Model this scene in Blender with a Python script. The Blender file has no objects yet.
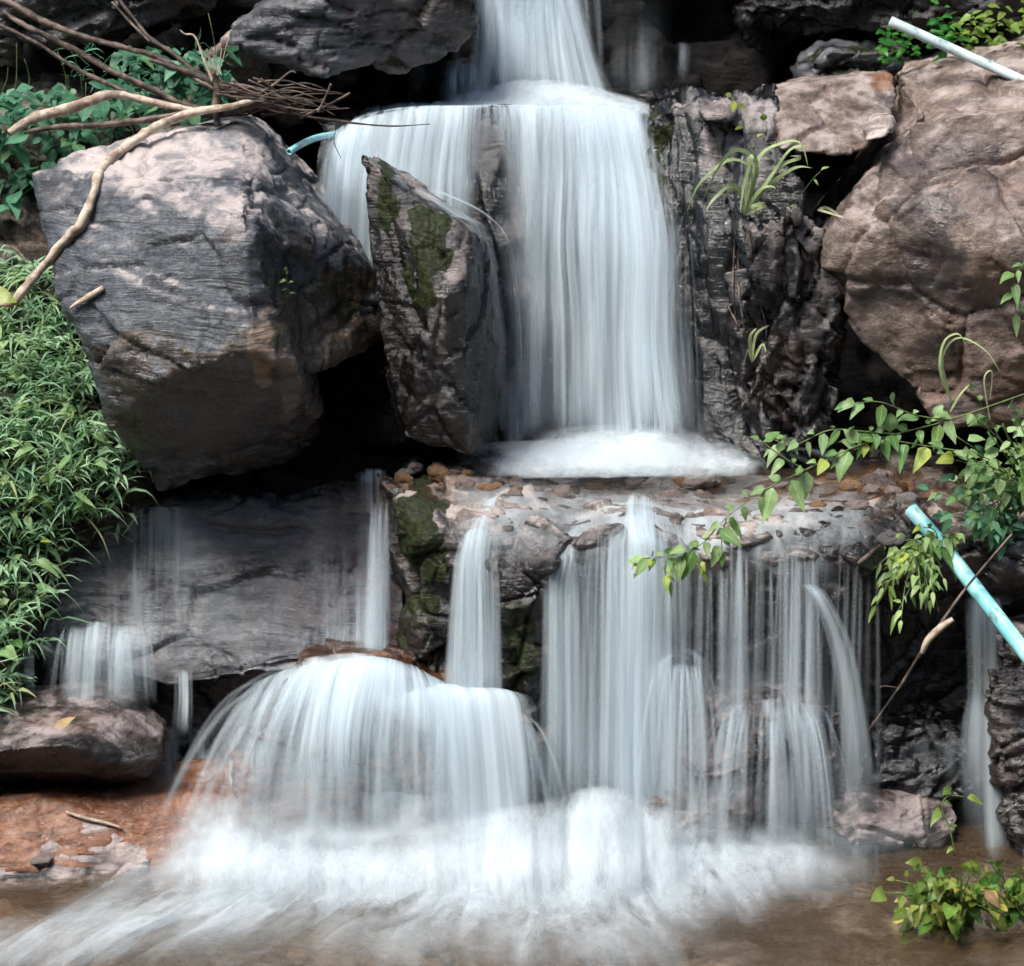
import bpy, bmesh, math, random
import numpy as np
from mathutils import Vector, Matrix, Euler

R = math.radians
sc = bpy.context.scene
col = sc.collection

# ------------------------------------------------------------------ camera
PITCH = R(15.0); DIST = 6.0; FPX = 2400.0; W, H = 1024, 966
CAM = np.array([0.0, -DIST * math.cos(PITCH), DIST * math.sin(PITCH)])
FWD = np.array([0.0, math.cos(PITCH), -math.sin(PITCH)])
UP = np.array([0.0, math.sin(PITCH), math.cos(PITCH)])
RT = np.array([1.0, 0.0, 0.0])
cd = bpy.data.cameras.new("camera"); cam = bpy.data.objects.new("camera", cd); col.objects.link(cam)
cam.location = CAM; cam.rotation_euler = (R(90) - PITCH, 0, 0)
cd.sensor_width = 36.0; cd.lens = 36.0 * FPX / W; cd.dof.use_dof = True; cd.dof.focus_distance = 6.15; cd.dof.aperture_fstop = 2.8; cd.clip_start = 0.05; cd.clip_end = 500
sc.camera = cam

# ------------------------------------------------------------------ light
SUN_EL, SUN_AZ = R(60), R(-48)       # azimuth from -Y (towards the camera side), negative = left
wd = bpy.data.worlds.new("World"); sc.world = wd; wd.use_nodes = True
nt = wd.node_tree; bg = nt.nodes["Background"]
sky = nt.nodes.new("ShaderNodeTexSky"); sky.sky_type = 'NISHITA'; sky.sun_disc = False
sky.sun_elevation = SUN_EL; sky.sun_rotation = R(180) - SUN_AZ
sky.air_density = 1.0; sky.dust_density = 2.5; sky.ozone_density = 1.0
nt.links.new(sky.outputs[0], bg.inputs[0]); bg.inputs[1].default_value = 0.10
sd = bpy.data.lights.new("sun", 'SUN'); sd.energy = 2.6; sd.angle = R(24); sd.color = (1.0, 0.95, 0.88)
so = bpy.data.objects.new("sun", sd); col.objects.link(so)
sdir = Vector((math.sin(SUN_AZ) * math.cos(SUN_EL), -math.cos(SUN_AZ) * math.cos(SUN_EL), math.sin(SUN_EL)))
so.rotation_euler = sdir.to_track_quat('Z', 'Y').to_euler(); so.location = sdir * 20
sc.view_settings.view_transform = 'Standard'; sc.view_settings.look = 'None'
sc.view_settings.exposure = 1.05; sc.view_settings.gamma = 1.0; sc.view_settings.use_curve_mapping = False
sc.render.engine = 'CYCLES'
cy = sc.cycles
cy.use_adaptive_sampling = True; cy.adaptive_threshold = 0.03
cy.max_bounces = 6; cy.diffuse_bounces = 2; cy.glossy_bounces = 2; cy.transmission_bounces = 4
cy.transparent_max_bounces = 40; cy.volume_bounces = 6
cy.use_denoising = True; cy.sample_clamp_indirect = 4.0
cy.caustics_reflective = False; cy.caustics_refractive = False

# ------------------------------------------------------------------ measuring helpers
def ray(px, py):
    d = FWD * FPX + RT * (px - 512.0) + UP * (483.0 - py)
    return d / np.linalg.norm(d)
def P(px, py, Y):
    d = ray(px, py); return CAM + d * ((Y - CAM[1]) / d[1])
def PZ(px, py, z):
    d = ray(px, py); return CAM + d * ((z - CAM[2]) / d[2])
def proj(p):
    q = np.asarray(p) - CAM
    dd = q @ FWD
    return 512 + FPX * (q @ RT) / dd, 483 - FPX * (q @ UP) / dd

# ------------------------------------------------------------------ noise (numpy)
def _hash(ix, iy, iz, k):
    h = (ix.astype(np.int64) * 374761393 + iy.astype(np.int64) * 668265263 + iz.astype(np.int64) * 2147483647 + k * 1274126177) & 0xffffffff
    h = ((h ^ (h >> 13)) * 1274126177) & 0xffffffff
    h = ((h ^ (h >> 16)) * 2246822519) & 0xffffffff
    h = h ^ (h >> 15)
    return (h & 0xffffff) / float(0xffffff)
def vnoise(p, k=0):
    p = np.asarray(p, float); i = np.floor(p); f = p - i; u = f * f * f * (f * (f * 6 - 15) + 10)
    i = i.astype(np.int64); x, y, z = i[:, 0], i[:, 1], i[:, 2]
    r = 0
    for dx in (0, 1):
        for dy in (0, 1):
            for dz in (0, 1):
                w = (u[:, 0] if dx else 1 - u[:, 0]) * (u[:, 1] if dy else 1 - u[:, 1]) * (u[:, 2] if dz else 1 - u[:, 2])
                # gradient noise
                gx = _hash(x + dx, y + dy, z + dz, k) * 2 - 1
                gy = _hash(x + dx, y + dy, z + dz, k + 11) * 2 - 1
                gz = _hash(x + dx, y + dy, z + dz, k + 23) * 2 - 1
                r = r + w * (gx * (f[:, 0] - dx) + gy * (f[:, 1] - dy) + gz * (f[:, 2] - dz))
    return r * 1.5
def fbm(p, k=0, octv=4, gain=0.5, lac=2.03):
    a, r = 1.0, 0
    for o in range(octv):
        r = r + a * vnoise(p, k + o * 7); p = p * lac + 3.7; a *= gain
    return r
def facet(p, k=0, tilt=1.0):
    """Each Voronoi cell gets its own tilted plane: fractured, chipped stone."""
    p = np.asarray(p, float); i = np.floor(p).astype(np.int64); n = len(p)
    best = np.full(n, 1e9); out = np.zeros(n); sec = np.full(n, 1e9)
    for dx in (-1, 0, 1):
        for dy in (-1, 0, 1):
            for dz in (-1, 0, 1):
                cx, cy_, cz = i[:, 0] + dx, i[:, 1] + dy, i[:, 2] + dz
                c = np.stack([cx + _hash(cx, cy_, cz, k), cy_ + _hash(cx, cy_, cz, k + 1), cz + _hash(cx, cy_, cz, k + 2)], 1)
                dv = p - c; d2 = (dv ** 2).sum(1)
                rr = np.stack([_hash(cx, cy_, cz, k + 3), _hash(cx, cy_, cz, k + 4), _hash(cx, cy_, cz, k + 5)], 1) * 2 - 1
                val = (dv * rr).sum(1) * tilt + (_hash(cx, cy_, cz, k + 6) * 2 - 1) * 0.5
                m = d2 < best
                sec = np.where(m, best, np.minimum(sec, d2)); out = np.where(m, val, out); best = np.where(m, d2, best)
    return out, np.sqrt(sec) - np.sqrt(best)

# ------------------------------------------------------------------ objects
def tag(o, label=None, cat=None, group=None, kind=None):
    if label: o["label"] = label
    if cat: o["category"] = cat
    if group: o["group"] = group
    if kind: o["kind"] = kind
    return o
def link(name, me, mat=None, parent=None, origin=None):
    o = bpy.data.objects.new(name, me); col.objects.link(o)
    if mat: me.materials.append(mat)
    if parent is not None:
        o.parent = parent
        off = Vector(parent.location)
        me.transform(Matrix.Translation(-off))
    elif origin is not None:
        me.transform(Matrix.Translation(-Vector(origin))); o.location = Vector(origin)
    return o
def empty(name, loc):
    o = bpy.data.objects.new(name, None); col.objects.link(o); o.location = Vector(loc); o.empty_display_size = 0.05
    return o
def raw_mesh(name, verts, faces, smooth=True):
    me = bpy.data.meshes.new(name); me.from_pydata([tuple(v) for v in verts], [], [tuple(f) for f in faces]); me.update()
    if smooth: me.polygons.foreach_set("use_smooth", [True] * len(me.polygons))
    return me
def get_co(me):
    a = np.empty(len(me.vertices) * 3); me.vertices.foreach_get("co", a); return a.reshape(-1, 3)
def get_no(me):
    a = np.empty(len(me.vertices) * 3); me.vertices.foreach_get("normal", a); return a.reshape(-1, 3)
def set_co(me, a):
    me.vertices.foreach_set("co", a.ravel()); me.update()
def set_attr(me, name, rgba):
    at = me.attributes.new(name, 'FLOAT_COLOR', 'POINT'); at.data.foreach_set("color", np.ascontiguousarray(rgba, dtype=np.float32).ravel())
def sstep(a, b, x):
    t = np.clip((x - a) / (b - a), 0, 1); return t * t * (3 - 2 * t)

def mask_from(co, blobs, k=5):
    """blobs: (px, py, rx, ry, channel, strength); stains, moss and wet patches, wet also painting shade, in RGBA."""
    px, py = proj(co); m = np.zeros((len(co), 4)); 
    n = fbm(co * 9, k, 4) * 0.9
    for (bx, by, rx, ry, ch, st) in blobs:
        d = np.sqrt(((px - bx) / rx) ** 2 + ((py - by) / ry) ** 2) + n
        m[:, ch] = np.maximum(m[:, ch], st * sstep(1.15, 0.7, d))
    return m

def displace(me, k, big=0.02, fac=0.02, fine=0.003, fs=5.0, rot=(0, 0, 0), an=(1, 1, 2.2), strata=0.0, sfreq=45):
    co = get_co(me); no = get_no(me)
    M = np.array(Euler([R(a) for a in rot]).to_matrix())
    q = (co @ M.T) + fbm(co * 2.5, k + 50, 3)[:, None] * 0.05
    f, e = facet(q * fs * np.array(an), k)
    f2, e2 = facet(q * fs * 2.7 * np.array(an) + 5, k + 31)
    d = big * fbm(co * 3.2, k, 3) + fac * f + fac * 0.35 * f2 - fac * 0.5 * sstep(0.07, 0, e) - fac * 0.15 * sstep(0.08, 0, e2)
    d += fine * fbm(co * 34, k + 9, 4)
    if strata:
        s = q[:, 2] * sfreq + fbm(co * 4, k + 3, 3) * 2.0
        d += strata * (np.abs((s % 1) - 0.5) * 2 - 0.5) * (0.5 + 0.9 * np.clip(fbm(co * 6, k + 77, 2) + .4, 0, 1))
    set_co(me, co + no * d[:, None])

def hull_bm(bm, pts):
    vs = [bm.verts.new(tuple(p)) for p in pts]
    r = bmesh.ops.convex_hull(bm, input=vs)
    bad = [v for v in set(r["geom_interior"]) if isinstance(v, bmesh.types.BMVert)] 
    bad += [v for v in vs if v.is_valid and not v.link_faces and v not in bad]
    bmesh.ops.delete(bm, geom=list(set(bad)), context='VERTS')

def rock(name, hulls, mat, vox=0.009, smooth=4, blobs=(), k=1, parent=None, thick=None, cat='boulder', label=None, group=None, kind=None, **dk):
    """hulls: list of (points, thickness); points are measured (px, py, Y)."""
    bm = bmesh.new()
    for pts, th in hulls:
        w = [P(*p) for p in pts]; c = sum(w) / len(w)
        back = [c + (q - c) * 0.88 + np.array([0, th, 0]) for q in w]
        hull_bm(bm, w + back)
    bmesh.ops.recalc_face_normals(bm, faces=bm.faces)
    me = bpy.data.meshes.new(name); bm.to_mesh(me); bm.free()
    o = bpy.data.objects.new("tmp", me); col.objects.link(o)
    m = o.modifiers.new("r", 'REMESH'); m.mode = 'VOXEL'; m.voxel_size = vox
    if smooth:
        s = o.modifiers.new("s", 'SMOOTH'); s.factor = 0.5; s.iterations = smooth
    dg = bpy.context.evaluated_depsgraph_get(); dg.update()
    me2 = bpy.data.meshes.new_from_object(o.evaluated_get(dg)); bpy.data.objects.remove(o)
    me2.name = name
    me2.polygons.foreach_set("use_smooth", [True] * len(me2.polygons))
    displace(me2, k, **dk)
    set_attr(me2, "mask", mask_from(get_co(me2), blobs, k))
    co = get_co(me2); lo = co.min(0); hi = co.max(0)
    ob = link(name, me2, mat, parent, origin=((lo[0] + hi[0]) / 2, (lo[1] + hi[1]) / 2, lo[2]))
    if parent is None: tag(ob, label, cat if kind is None else None, group, kind)
    return ob

def catmull(a, t):
    """a: (n, d) control rows, t in [0, n-1]"""
    n = len(a); i = np.clip(np.floor(t).astype(int), 0, n - 2); f = (t - i)[:, None]
    g = lambda j: a[np.clip(j, 0, n - 1)]
    p0, p1, p2, p3 = g(i - 1), g(i), g(i + 1), g(i + 2)
    return 0.5 * (2 * p1 + (p2 - p0) * f + (2 * p0 - 5 * p1 + 4 * p2 - p3) * f * f + (3 * p1 - p0 - 3 * p2 + p3) * f ** 3)
def grid_patch(rows, nu, nv):
    """rows: [v][u] -> d-vector; smooth interpolation to nv x nu."""
    A = np.array(rows, float); V, U, D = A.shape
    tu = np.linspace(0, U - 1, nu); tv = np.linspace(0, V - 1, nv)
    B = np.stack([catmull(A[v], tu) for v in range(V)])        # V, nu, D
    return catmull(B.reshape(V, -1), tv).reshape(nv, nu, D)
def grid_faces(nv, nu):
    i = np.arange((nv - 1) * nu).reshape(nv - 1, nu)[:, :-1].ravel()
    return np.stack([i, i + nu, i + nu + 1, i + 1], 1)

def rock_sheet(name, rows, mat, step=0.008, blobs=(), k=1, parent=None, label=None, cat=None, kind='structure', world=False, **dk):
    Wd = [[(np.array(p) if world else P(*p)) for p in r] for r in rows]
    A = np.array(Wd)
    lu = np.linalg.norm(np.diff(A, axis=1), axis=2).sum(1).max(); lv = np.linalg.norm(np.diff(A, axis=0), axis=2).sum(0).max()
    nu, nv = int(lu / step) + 2, int(lv / step) + 2
    g = grid_patch(A, nu, nv).reshape(-1, 3)
    me = raw_mesh(name, g, grid_faces(nv, nu))
    displace(me, k, **dk)
    set_attr(me, "mask", mask_from(get_co(me), blobs, k))
    ob = link(name, me, mat, parent, origin=A.reshape(-1, 3).mean(0))
    if parent is None: tag(ob, label, cat, None, kind)
    return ob

def tube_mesh(name, pts, radii, segs=8, k=0, rough=0.0, sub=4, caps=True):
    pts = np.array(pts, float); n = len(pts)
    t = np.linspace(0, n - 1, (n - 1) * sub + 1)
    c = catmull(pts, t); r = np.interp(t, np.arange(n), radii)
    V, F = [], []
    tang = np.gradient(c, axis=0); up = np.array([0.1, 0.3, 1.0])
    for j in range(len(c)):
        T = tang[j] / (np.linalg.norm(tang[j]) + 1e-9); A = np.cross(T, up); A /= np.linalg.norm(A) + 1e-9; B = np.cross(T, A)
        for s in range(segs):
            a = 2 * math.pi * s / segs; V.append(c[j] + (A * math.cos(a) + B * math.sin(a)) * r[j])
    for j in range(len(c) - 1):
        for s in range(segs):
            s2 = (s + 1) % segs; F.append((j * segs + s, j * segs + s2, (j + 1) * segs + s2, (j + 1) * segs + s))
    if caps:
        F.append(tuple(range(segs))[::-1]); F.append(tuple((len(c) - 1) * segs + s for s in range(segs)))
    V = np.array(V)
    if rough:
        rr = np.repeat(r, segs)
        V = V + (V - np.repeat(c, segs, 0)) * (fbm(V * 40, k, 3)[:, None] * rough)
    return V, F
def merge(parts):
    V, F, o = [], [], 0
    for v, f in parts:
        V.append(np.array(v)); F += [tuple(i + o for i in q) for q in f]; o += len(v)
    return np.concatenate(V), F

# ------------------------------------------------------------------ materials
class NT:
    def __init__(s, name):
        s.m = bpy.data.materials.new(name); s.m.use_nodes = True; s.t = s.m.node_tree; s.t.nodes.clear()
        s.out = s.n("ShaderNodeOutputMaterial")
    def n(s, typ, **kw):
        x = s.t.nodes.new(typ)
        for a, b in kw.items(): setattr(x, a, b)
        return x
    def l(s, a, b): s.t.links.new(a, b)
    def val(s, sock, v):
        if hasattr(v, "links") or isinstance(v, bpy.types.NodeSocket): s.l(v, sock)
        else: sock.default_value = v
    def math(s, op, a, b=None, c=None, clamp=False):
        x = s.n("ShaderNodeMath", operation=op); x.use_clamp = clamp; s.val(x.inputs[0], a)
        if b is not None: s.val(x.inputs[1], b)
        if c is not None: s.val(x.inputs[2], c)
        return x.outputs[0]
    def mix(s, f, a, b, mode='MIX'):
        x = s.n("ShaderNodeMix", data_type='RGBA', blend_type=mode); s.val(x.inputs[0], f)
        s.val(x.inputs[6], a if not isinstance(a, tuple) else (*a, 1)); s.val(x.inputs[7], b if not isinstance(b, tuple) else (*b, 1)); return x.outputs[2]
    def ramp(s, f, lo, hi, a=0.0, b=1.0, smooth=True):
        x = s.n("ShaderNodeMapRange"); x.interpolation_type = 'SMOOTHSTEP' if smooth else 'LINEAR'
        s.val(x.inputs[0], f)
        for i, v in enumerate((lo, hi, a, b)): s.val(x.inputs[i + 1], v)
        return x.outputs[0]
    def noise(s, vec, scale, detail=4, rough=0.55, dist=0.0):
        x = s.n("ShaderNodeTexNoise"); s.l(vec, x.inputs["Vector"]); x.inputs["Scale"].default_value = scale
        x.inputs["Detail"].default_value = detail; x.inputs["Roughness"].default_value = rough; x.inputs["Distortion"].default_value = dist
        return x.outputs["Fac"]
    def mapping(s, vec, rot=(0, 0, 0), scale=(1, 1, 1), loc=(0, 0, 0)):
        x = s.n("ShaderNodeMapping"); s.l(vec, x.inputs[0]); x.inputs["Rotation"].default_value = [R(a) for a in rot]
        x.inputs["Scale"].default_value = scale; x.inputs["Location"].default_value = loc; return x.outputs[0]
    def attr(s, name):
        x = s.n("ShaderNodeAttribute"); x.attribute_name = name; return x

def rock_mat(name, dark, mid, light, wet=0.3, rot=(8, 0, 0), layer=(1.2, 1.2, 14), moss=0.0, seed=0, bump=1.0, rust=(0.22, 0.085, 0.03), pale=(0.42, 0.36, 0.33), dusty=0.5, spec=0.5, stain=None, film=1.0, coat=1.55):
    N = NT(name); tc = N.n("ShaderNodeTexCoord"); vec = N.mapping(tc.outputs["Object"], loc=(seed * 3.1, seed * 1.7, seed))
    wn = N.n("ShaderNodeTexNoise"); N.l(vec, wn.inputs["Vector"]); wn.inputs["Scale"].default_value = 2.2; wn.inputs["Detail"].default_value = 3
    va = N.n("ShaderNodeVectorMath", operation='MULTIPLY_ADD'); N.l(wn.outputs["Color"], va.inputs[0]); va.inputs[1].default_value = (.13, .13, .13); N.l(vec, va.inputs[2])
    st = N.mapping(va.outputs[0], rot=rot, scale=layer)
    big = N.noise(vec, 3.0, 6, 0.6, 0.6); med = N.noise(vec, 11.0, 8, 0.65, 0.3); fin = N.noise(vec, 70.0, 6, 0.7)
    lay = N.noise(st, 3.0, 8, 0.65, 0.8); lay2 = N.noise(st, 12.0, 5, 0.7, 0.2)
    a = N.attr("mask"); sep = N.n("ShaderNodeSeparateColor"); N.l(a.outputs["Color"], sep.inputs[0])
    mossv, wet_shade_v, rustv = sep.outputs[0], sep.outputs[1], sep.outputs[2]; palev = a.outputs["Alpha"]
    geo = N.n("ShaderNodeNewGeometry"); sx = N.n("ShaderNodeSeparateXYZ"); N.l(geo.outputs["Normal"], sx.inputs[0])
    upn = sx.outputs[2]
    f1 = N.math('ADD', N.math('MULTIPLY', big, 0.5), N.math('ADD', N.math('MULTIPLY', lay, 0.6), N.math('MULTIPLY', med, 0.25)))   # ~0.67
    c = N.mix(N.ramp(f1, 0.53, 0.72), dark, mid)
    c = N.mix(N.ramp(f1, 0.66, 0.86), c, light)
    c = N.mix(N.ramp(lay2, 0.52, 0.72, 0, 0.3), c, light)
    c = N.mix(N.ramp(lay2, 0.48, 0.32, 0, 0.45), c, tuple(x * 0.5 for x in dark))
    c = N.mix(N.ramp(fin, 0.38, 0.60, 0.0, 0.45), c, tuple(x * 0.45 for x in dark))
    if stain: c = N.mix(N.ramp(N.noise(vec, 2.6, 5, 0.62, 1.2), 0.49, 0.62, 0, .6), c, N.mix(0.5, c, stain))
    # weathered, pale mineral crust on surfaces that face up (it stays where the dust settles)
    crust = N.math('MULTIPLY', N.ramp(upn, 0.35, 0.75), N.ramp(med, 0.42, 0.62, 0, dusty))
    crust = N.math('MULTIPLY', crust, N.ramp(wet_shade_v, 0.2, 0.9, 1.0, 0.12))
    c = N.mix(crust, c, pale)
    c = N.mix(N.math('MULTIPLY', palev, N.ramp(med, 0.35, 0.6, 0.25, 1.0)), c, pale)
    c = N.mix(N.math('MULTIPLY', rustv, N.ramp(lay, 0.35, 0.6, 0.3, 1)), c, rust)
    dryf = N.math('SUBTRACT', 1.0, N.math('MAXIMUM', N.math('MULTIPLY', crust, .8), N.math('MULTIPLY', palev, .6)), clamp=True)
    wetf = N.math('MULTIPLY', N.math('ADD', N.math('MULTIPLY', wet_shade_v, 1 - wet), wet, clamp=True), dryf)
    c = N.mix(N.ramp(wetf, 0.1, 1.0), c, N.mix(1.0, c, (0.135, 0.13, 0.14), 'MULTIPLY'))  # wet stone darkens; undersides and hollows get painted shade this way too
    mm = N.math('ADD', mossv, moss, clamp=True)
    mf = N.ramp(N.math('ADD', N.math('MULTIPLY', mm, 1.0), N.math('SUBTRACT', med, 0.5)), 0.38, 0.62)
    mossc = N.mix(N.ramp(fin, 0.4, 0.6), (0.008, 0.013, 0.004), (0.038, 0.05, 0.012))
    c = N.mix(mf, c, mossc)
    b = N.n("ShaderNodeBsdfPrincipled"); N.l(c, b.inputs["Base Color"])
    rough = N.math('SUBTRACT', 0.75, N.math('MULTIPLY', wetf, 0.52)); rough = N.math('ADD', rough, N.math('MULTIPLY', N.math('SUBTRACT', fin, 0.5), 0.5))
    rough = N.math('ADD', rough, N.math('MULTIPLY', mf, 0.4), clamp=True)
    N.l(rough, b.inputs["Roughness"]); N.l(N.ramp(wetf, 0.1, 0.9, spec, 0.1), b.inputs["Specular IOR Level"])
    h = N.math('ADD', N.math('MULTIPLY', lay2, 0.24), N.math('ADD', N.math('MULTIPLY', fin, 0.35), N.math('MULTIPLY', med, 0.8)))
    h = N.math('ADD', h, N.math('MULTIPLY', lay, 0.7))
    vf = N.noise(vec, 220, 3, 0.7); h = N.math('ADD', h, N.math('MULTIPLY', vf, 0.12)); h = N.math('ADD', h, N.math('MULTIPLY', N.math('MULTIPLY', mf, fin), 0.5))
    bp = N.n("ShaderNodeBump"); bp.inputs["Strength"].default_value = 0.75 * bump; bp.inputs["Distance"].default_value = 0.03; N.l(h, bp.inputs["Height"])
    N.l(bp.outputs[0], b.inputs["Normal"])
    # film of water on the wet stone: a smoother clear coat
    hc = N.math('ADD', N.math('MULTIPLY', med, 0.9), N.math('ADD', N.math('MULTIPLY', lay, 0.6), N.math('ADD', N.math('MULTIPLY', lay2, 0.22), N.math('MULTIPLY', fin, 0.08))))
    bc = N.n("ShaderNodeBump"); bc.inputs["Strength"].default_value = 0.7; bc.inputs["Distance"].default_value = 0.02; N.l(hc, bc.inputs["Height"])
    N.l(bc.outputs[0], b.inputs["Coat Normal"]); b.inputs["Coat Roughness"].default_value = 0.12; b.inputs["Coat IOR"].default_value = coat
    cw = N.math('MULTIPLY', N.ramp(wetf, 0.2, 0.7), N.ramp(med, 0.3, 0.55, 0.55, 1.0)); cw = N.math('MULTIPLY', cw, N.math('SUBTRACT', 1.0, N.math('MULTIPLY', mf, 0.8)))
    N.l(N.math('MULTIPLY', cw, film), b.inputs["Coat Weight"])
    N.l(b.outputs[0], N.out.inputs[0]); return N.m

def simple_mat(name, c1, c2, rough=0.6, scale=20, bump=0.3, spec=0.4, stretch=(1, 1, 1), trans=0.0):
    N = NT(name); tc = N.n("ShaderNodeTexCoord"); v = N.mapping(tc.outputs["Object"], scale=stretch)
    n = N.noise(v, scale, 6, 0.6, 0.3); c = N.mix(N.ramp(n, 0.38, 0.62), c1, c2)
    b = N.n("ShaderNodeBsdfPrincipled"); N.l(c, b.inputs["Base Color"]); b.inputs["Roughness"].default_value = rough; b.inputs["Specular IOR Level"].default_value = spec
    bp = N.n("ShaderNodeBump"); bp.inputs["Strength"].default_value = bump; bp.inputs["Distance"].default_value = 0.01; N.l(n, bp.inputs["Height"]); N.l(bp.outputs[0], b.inputs["Normal"])
    N.l(b.outputs[0], N.out.inputs[0]); return N.m

def leaf_mat(name, dark, light, yellow=(0.35, 0.38, 0.06), rough=0.4, trans=0.3):
    """attribute 'leaf': r = tint, g = across the leaf, b = along it, a = yellowing"""
    N = NT(name); a = N.attr("leaf"); sep = N.n("ShaderNodeSeparateColor"); N.l(a.outputs["Color"], sep.inputs[0])
    tc = N.n("ShaderNodeTexCoord"); n = N.noise(tc.outputs["Object"], 60, 3)
    c = N.mix(sep.outputs[0], dark, light); c = N.mix(a.outputs["Alpha"], c, yellow)
    c = N.mix(N.ramp(sep.outputs[1], 0.10, 0.0, 0, 0.5), c, tuple(min(1, x * 1.8) for x in light))   # midrib
    c = N.mix(N.ramp(n, 0.4, 0.62, 0, 0.25), c, tuple(x * .5 for x in dark))
    b = N.n("ShaderNodeBsdfPrincipled"); N.l(c, b.inputs["Base Color"]); b.inputs["Roughness"].default_value = rough + .1; b.inputs["Specular IOR Level"].default_value = 0.3
    t = N.n("ShaderNodeBsdfTranslucent"); N.l(N.mix(0.5, c, light), t.inputs[0])
    mx = N.n("ShaderNodeMixShader"); mx.inputs[0].default_value = trans; N.l(b.outputs[0], mx.inputs[1]); N.l(t.outputs[0], mx.inputs[2]); N.l(mx.outputs[0], N.out.inputs[0]); return N.m

def veil_mat(name, seed=0.0, fu=1.0, fv=1.0, gain=1.0, color=(0.73, 0.85, 0.915), contrast=1.0, wts=(.38, .34, .24, .04)):
    """silky falling water: opacity from streaks drawn out along the flow; attribute 'dens'.r = how much water"""
    N = NT(name); uv = N.n("ShaderNodeUVMap"); uv.uv_map = "flow"
    def nz(su, sv, det, off):
        return N.noise(N.mapping(uv.outputs[0], scale=(su * fu, sv * fv, 1), loc=(off + seed, off * 2.3 + seed, seed)), 1.0, det, 0.6, 0.0)
    a = nz(7, 0.8, 2, 1); b = nz(22, 1.1, 2, 5); c = nz(55, 1.5, 2, 9); d = nz(230, 3.5, 2, 13)
    n = N.math('ADD', N.math('ADD', N.math('MULTIPLY', a, wts[0]), N.math('MULTIPLY', b, wts[1])), N.math('ADD', N.math('MULTIPLY', c, wts[2]), N.math('MULTIPLY', d, wts[3])))
    n = N.math('MULTIPLY', N.math('SUBTRACT', n, 0.5), 4.2 * contrast)
    at = N.attr("dens"); sep = N.n("ShaderNodeSeparateColor"); N.l(at.outputs["Color"], sep.inputs[0]); dn = sep.outputs[0]
    # streaks modulate where the water is thin; gone where dens = 0, nearly closed where dens = 1
    al = N.math('ADD', dn, N.math('MULTIPLY', n, N.math('MULTIPLY', N.ramp(dn, 0, 0.35), N.ramp(dn, 1.25, 0.5, 0.25, 1.0))))
    al = N.math('MULTIPLY', al, gain, clamp=True)
    al = N.math('MULTIPLY', al, N.ramp(dn, 0.0, 0.12))
    al = N.math('MINIMUM', al, 0.985)
    df = N.n("ShaderNodeBsdfDiffuse"); df.inputs[0].default_value = (*color, 1)
    tl = N.n("ShaderNodeBsdfTranslucent"); tl.inputs[0].default_value = (*color, 1)
    m1 = N.n("ShaderNodeMixShader"); m1.inputs[0].default_value = 0.4; N.l(df.outputs[0], m1.inputs[1]); N.l(tl.outputs[0], m1.inputs[2])
    tr = N.n("ShaderNodeBsdfTransparent"); m2 = N.n("ShaderNodeMixShader"); N.l(al, m2.inputs[0]); N.l(tr.outputs[0], m2.inputs[1]); N.l(m1.outputs[0], m2.inputs[2])
    N.l(m2.outputs[0], N.out.inputs[0]); return N.m

def foam_mat(name, seed=0.0, color=(0.74, 0.82, 0.865)):
    N = NT(name); uv = N.n("ShaderNodeUVMap"); uv.uv_map = "flow"; o_ = (seed, seed * 1.3, seed)
    a = N.noise(N.mapping(uv.outputs[0], scale=(4.0, 2.2, 1), loc=o_), 1.0, 6, 0.6, 0.9)
    b = N.noise(N.mapping(uv.outputs[0], scale=(18, 6, 1), loc=o_), 1.0, 4, 0.6, 0.6)
    c = N.noise(N.mapping(uv.outputs[0], scale=(60, 28, 1), loc=o_), 1.0, 4, 0.65, 0.4)
    n = N.math('ADD', N.math('MULTIPLY', a, .58), N.math('ADD', N.math('MULTIPLY', b, .26), N.math('MULTIPLY', c, .16)))
    n = N.math('MULTIPLY', N.math('SUBTRACT', n, 0.5), 3.0)
    at = N.attr("dens"); sep = N.n("ShaderNodeSeparateColor"); N.l(at.outputs["Color"], sep.inputs[0]); dn = sep.outputs[0]
    al = N.math('ADD', dn, N.math('MULTIPLY', n, N.math('MULTIPLY', N.ramp(dn, 0, 0.4), N.ramp(dn, 1.25, 0.6, 0.35, 1.0))), clamp=True)
    al = N.math('MULTIPLY', al, N.ramp(dn, 0.0, 0.2)); al = N.math('MINIMUM', al, 0.97)
    df = N.n("ShaderNodeBsdfDiffuse"); df.inputs[0].default_value = (*color, 1); tl = N.n("ShaderNodeBsdfTranslucent"); tl.inputs[0].default_value = (*color, 1)
    m1 = N.n("ShaderNodeMixShader"); m1.inputs[0].default_value = 0.4; N.l(df.outputs[0], m1.inputs[1]); N.l(tl.outputs[0], m1.inputs[2])
    tr = N.n("ShaderNodeBsdfTransparent"); m2 = N.n("ShaderNodeMixShader"); N.l(al, m2.inputs[0]); N.l(tr.outputs[0], m2.inputs[1]); N.l(m1.outputs[0], m2.inputs[2])
    N.l(m2.outputs[0], N.out.inputs[0]); return N.m

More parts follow.
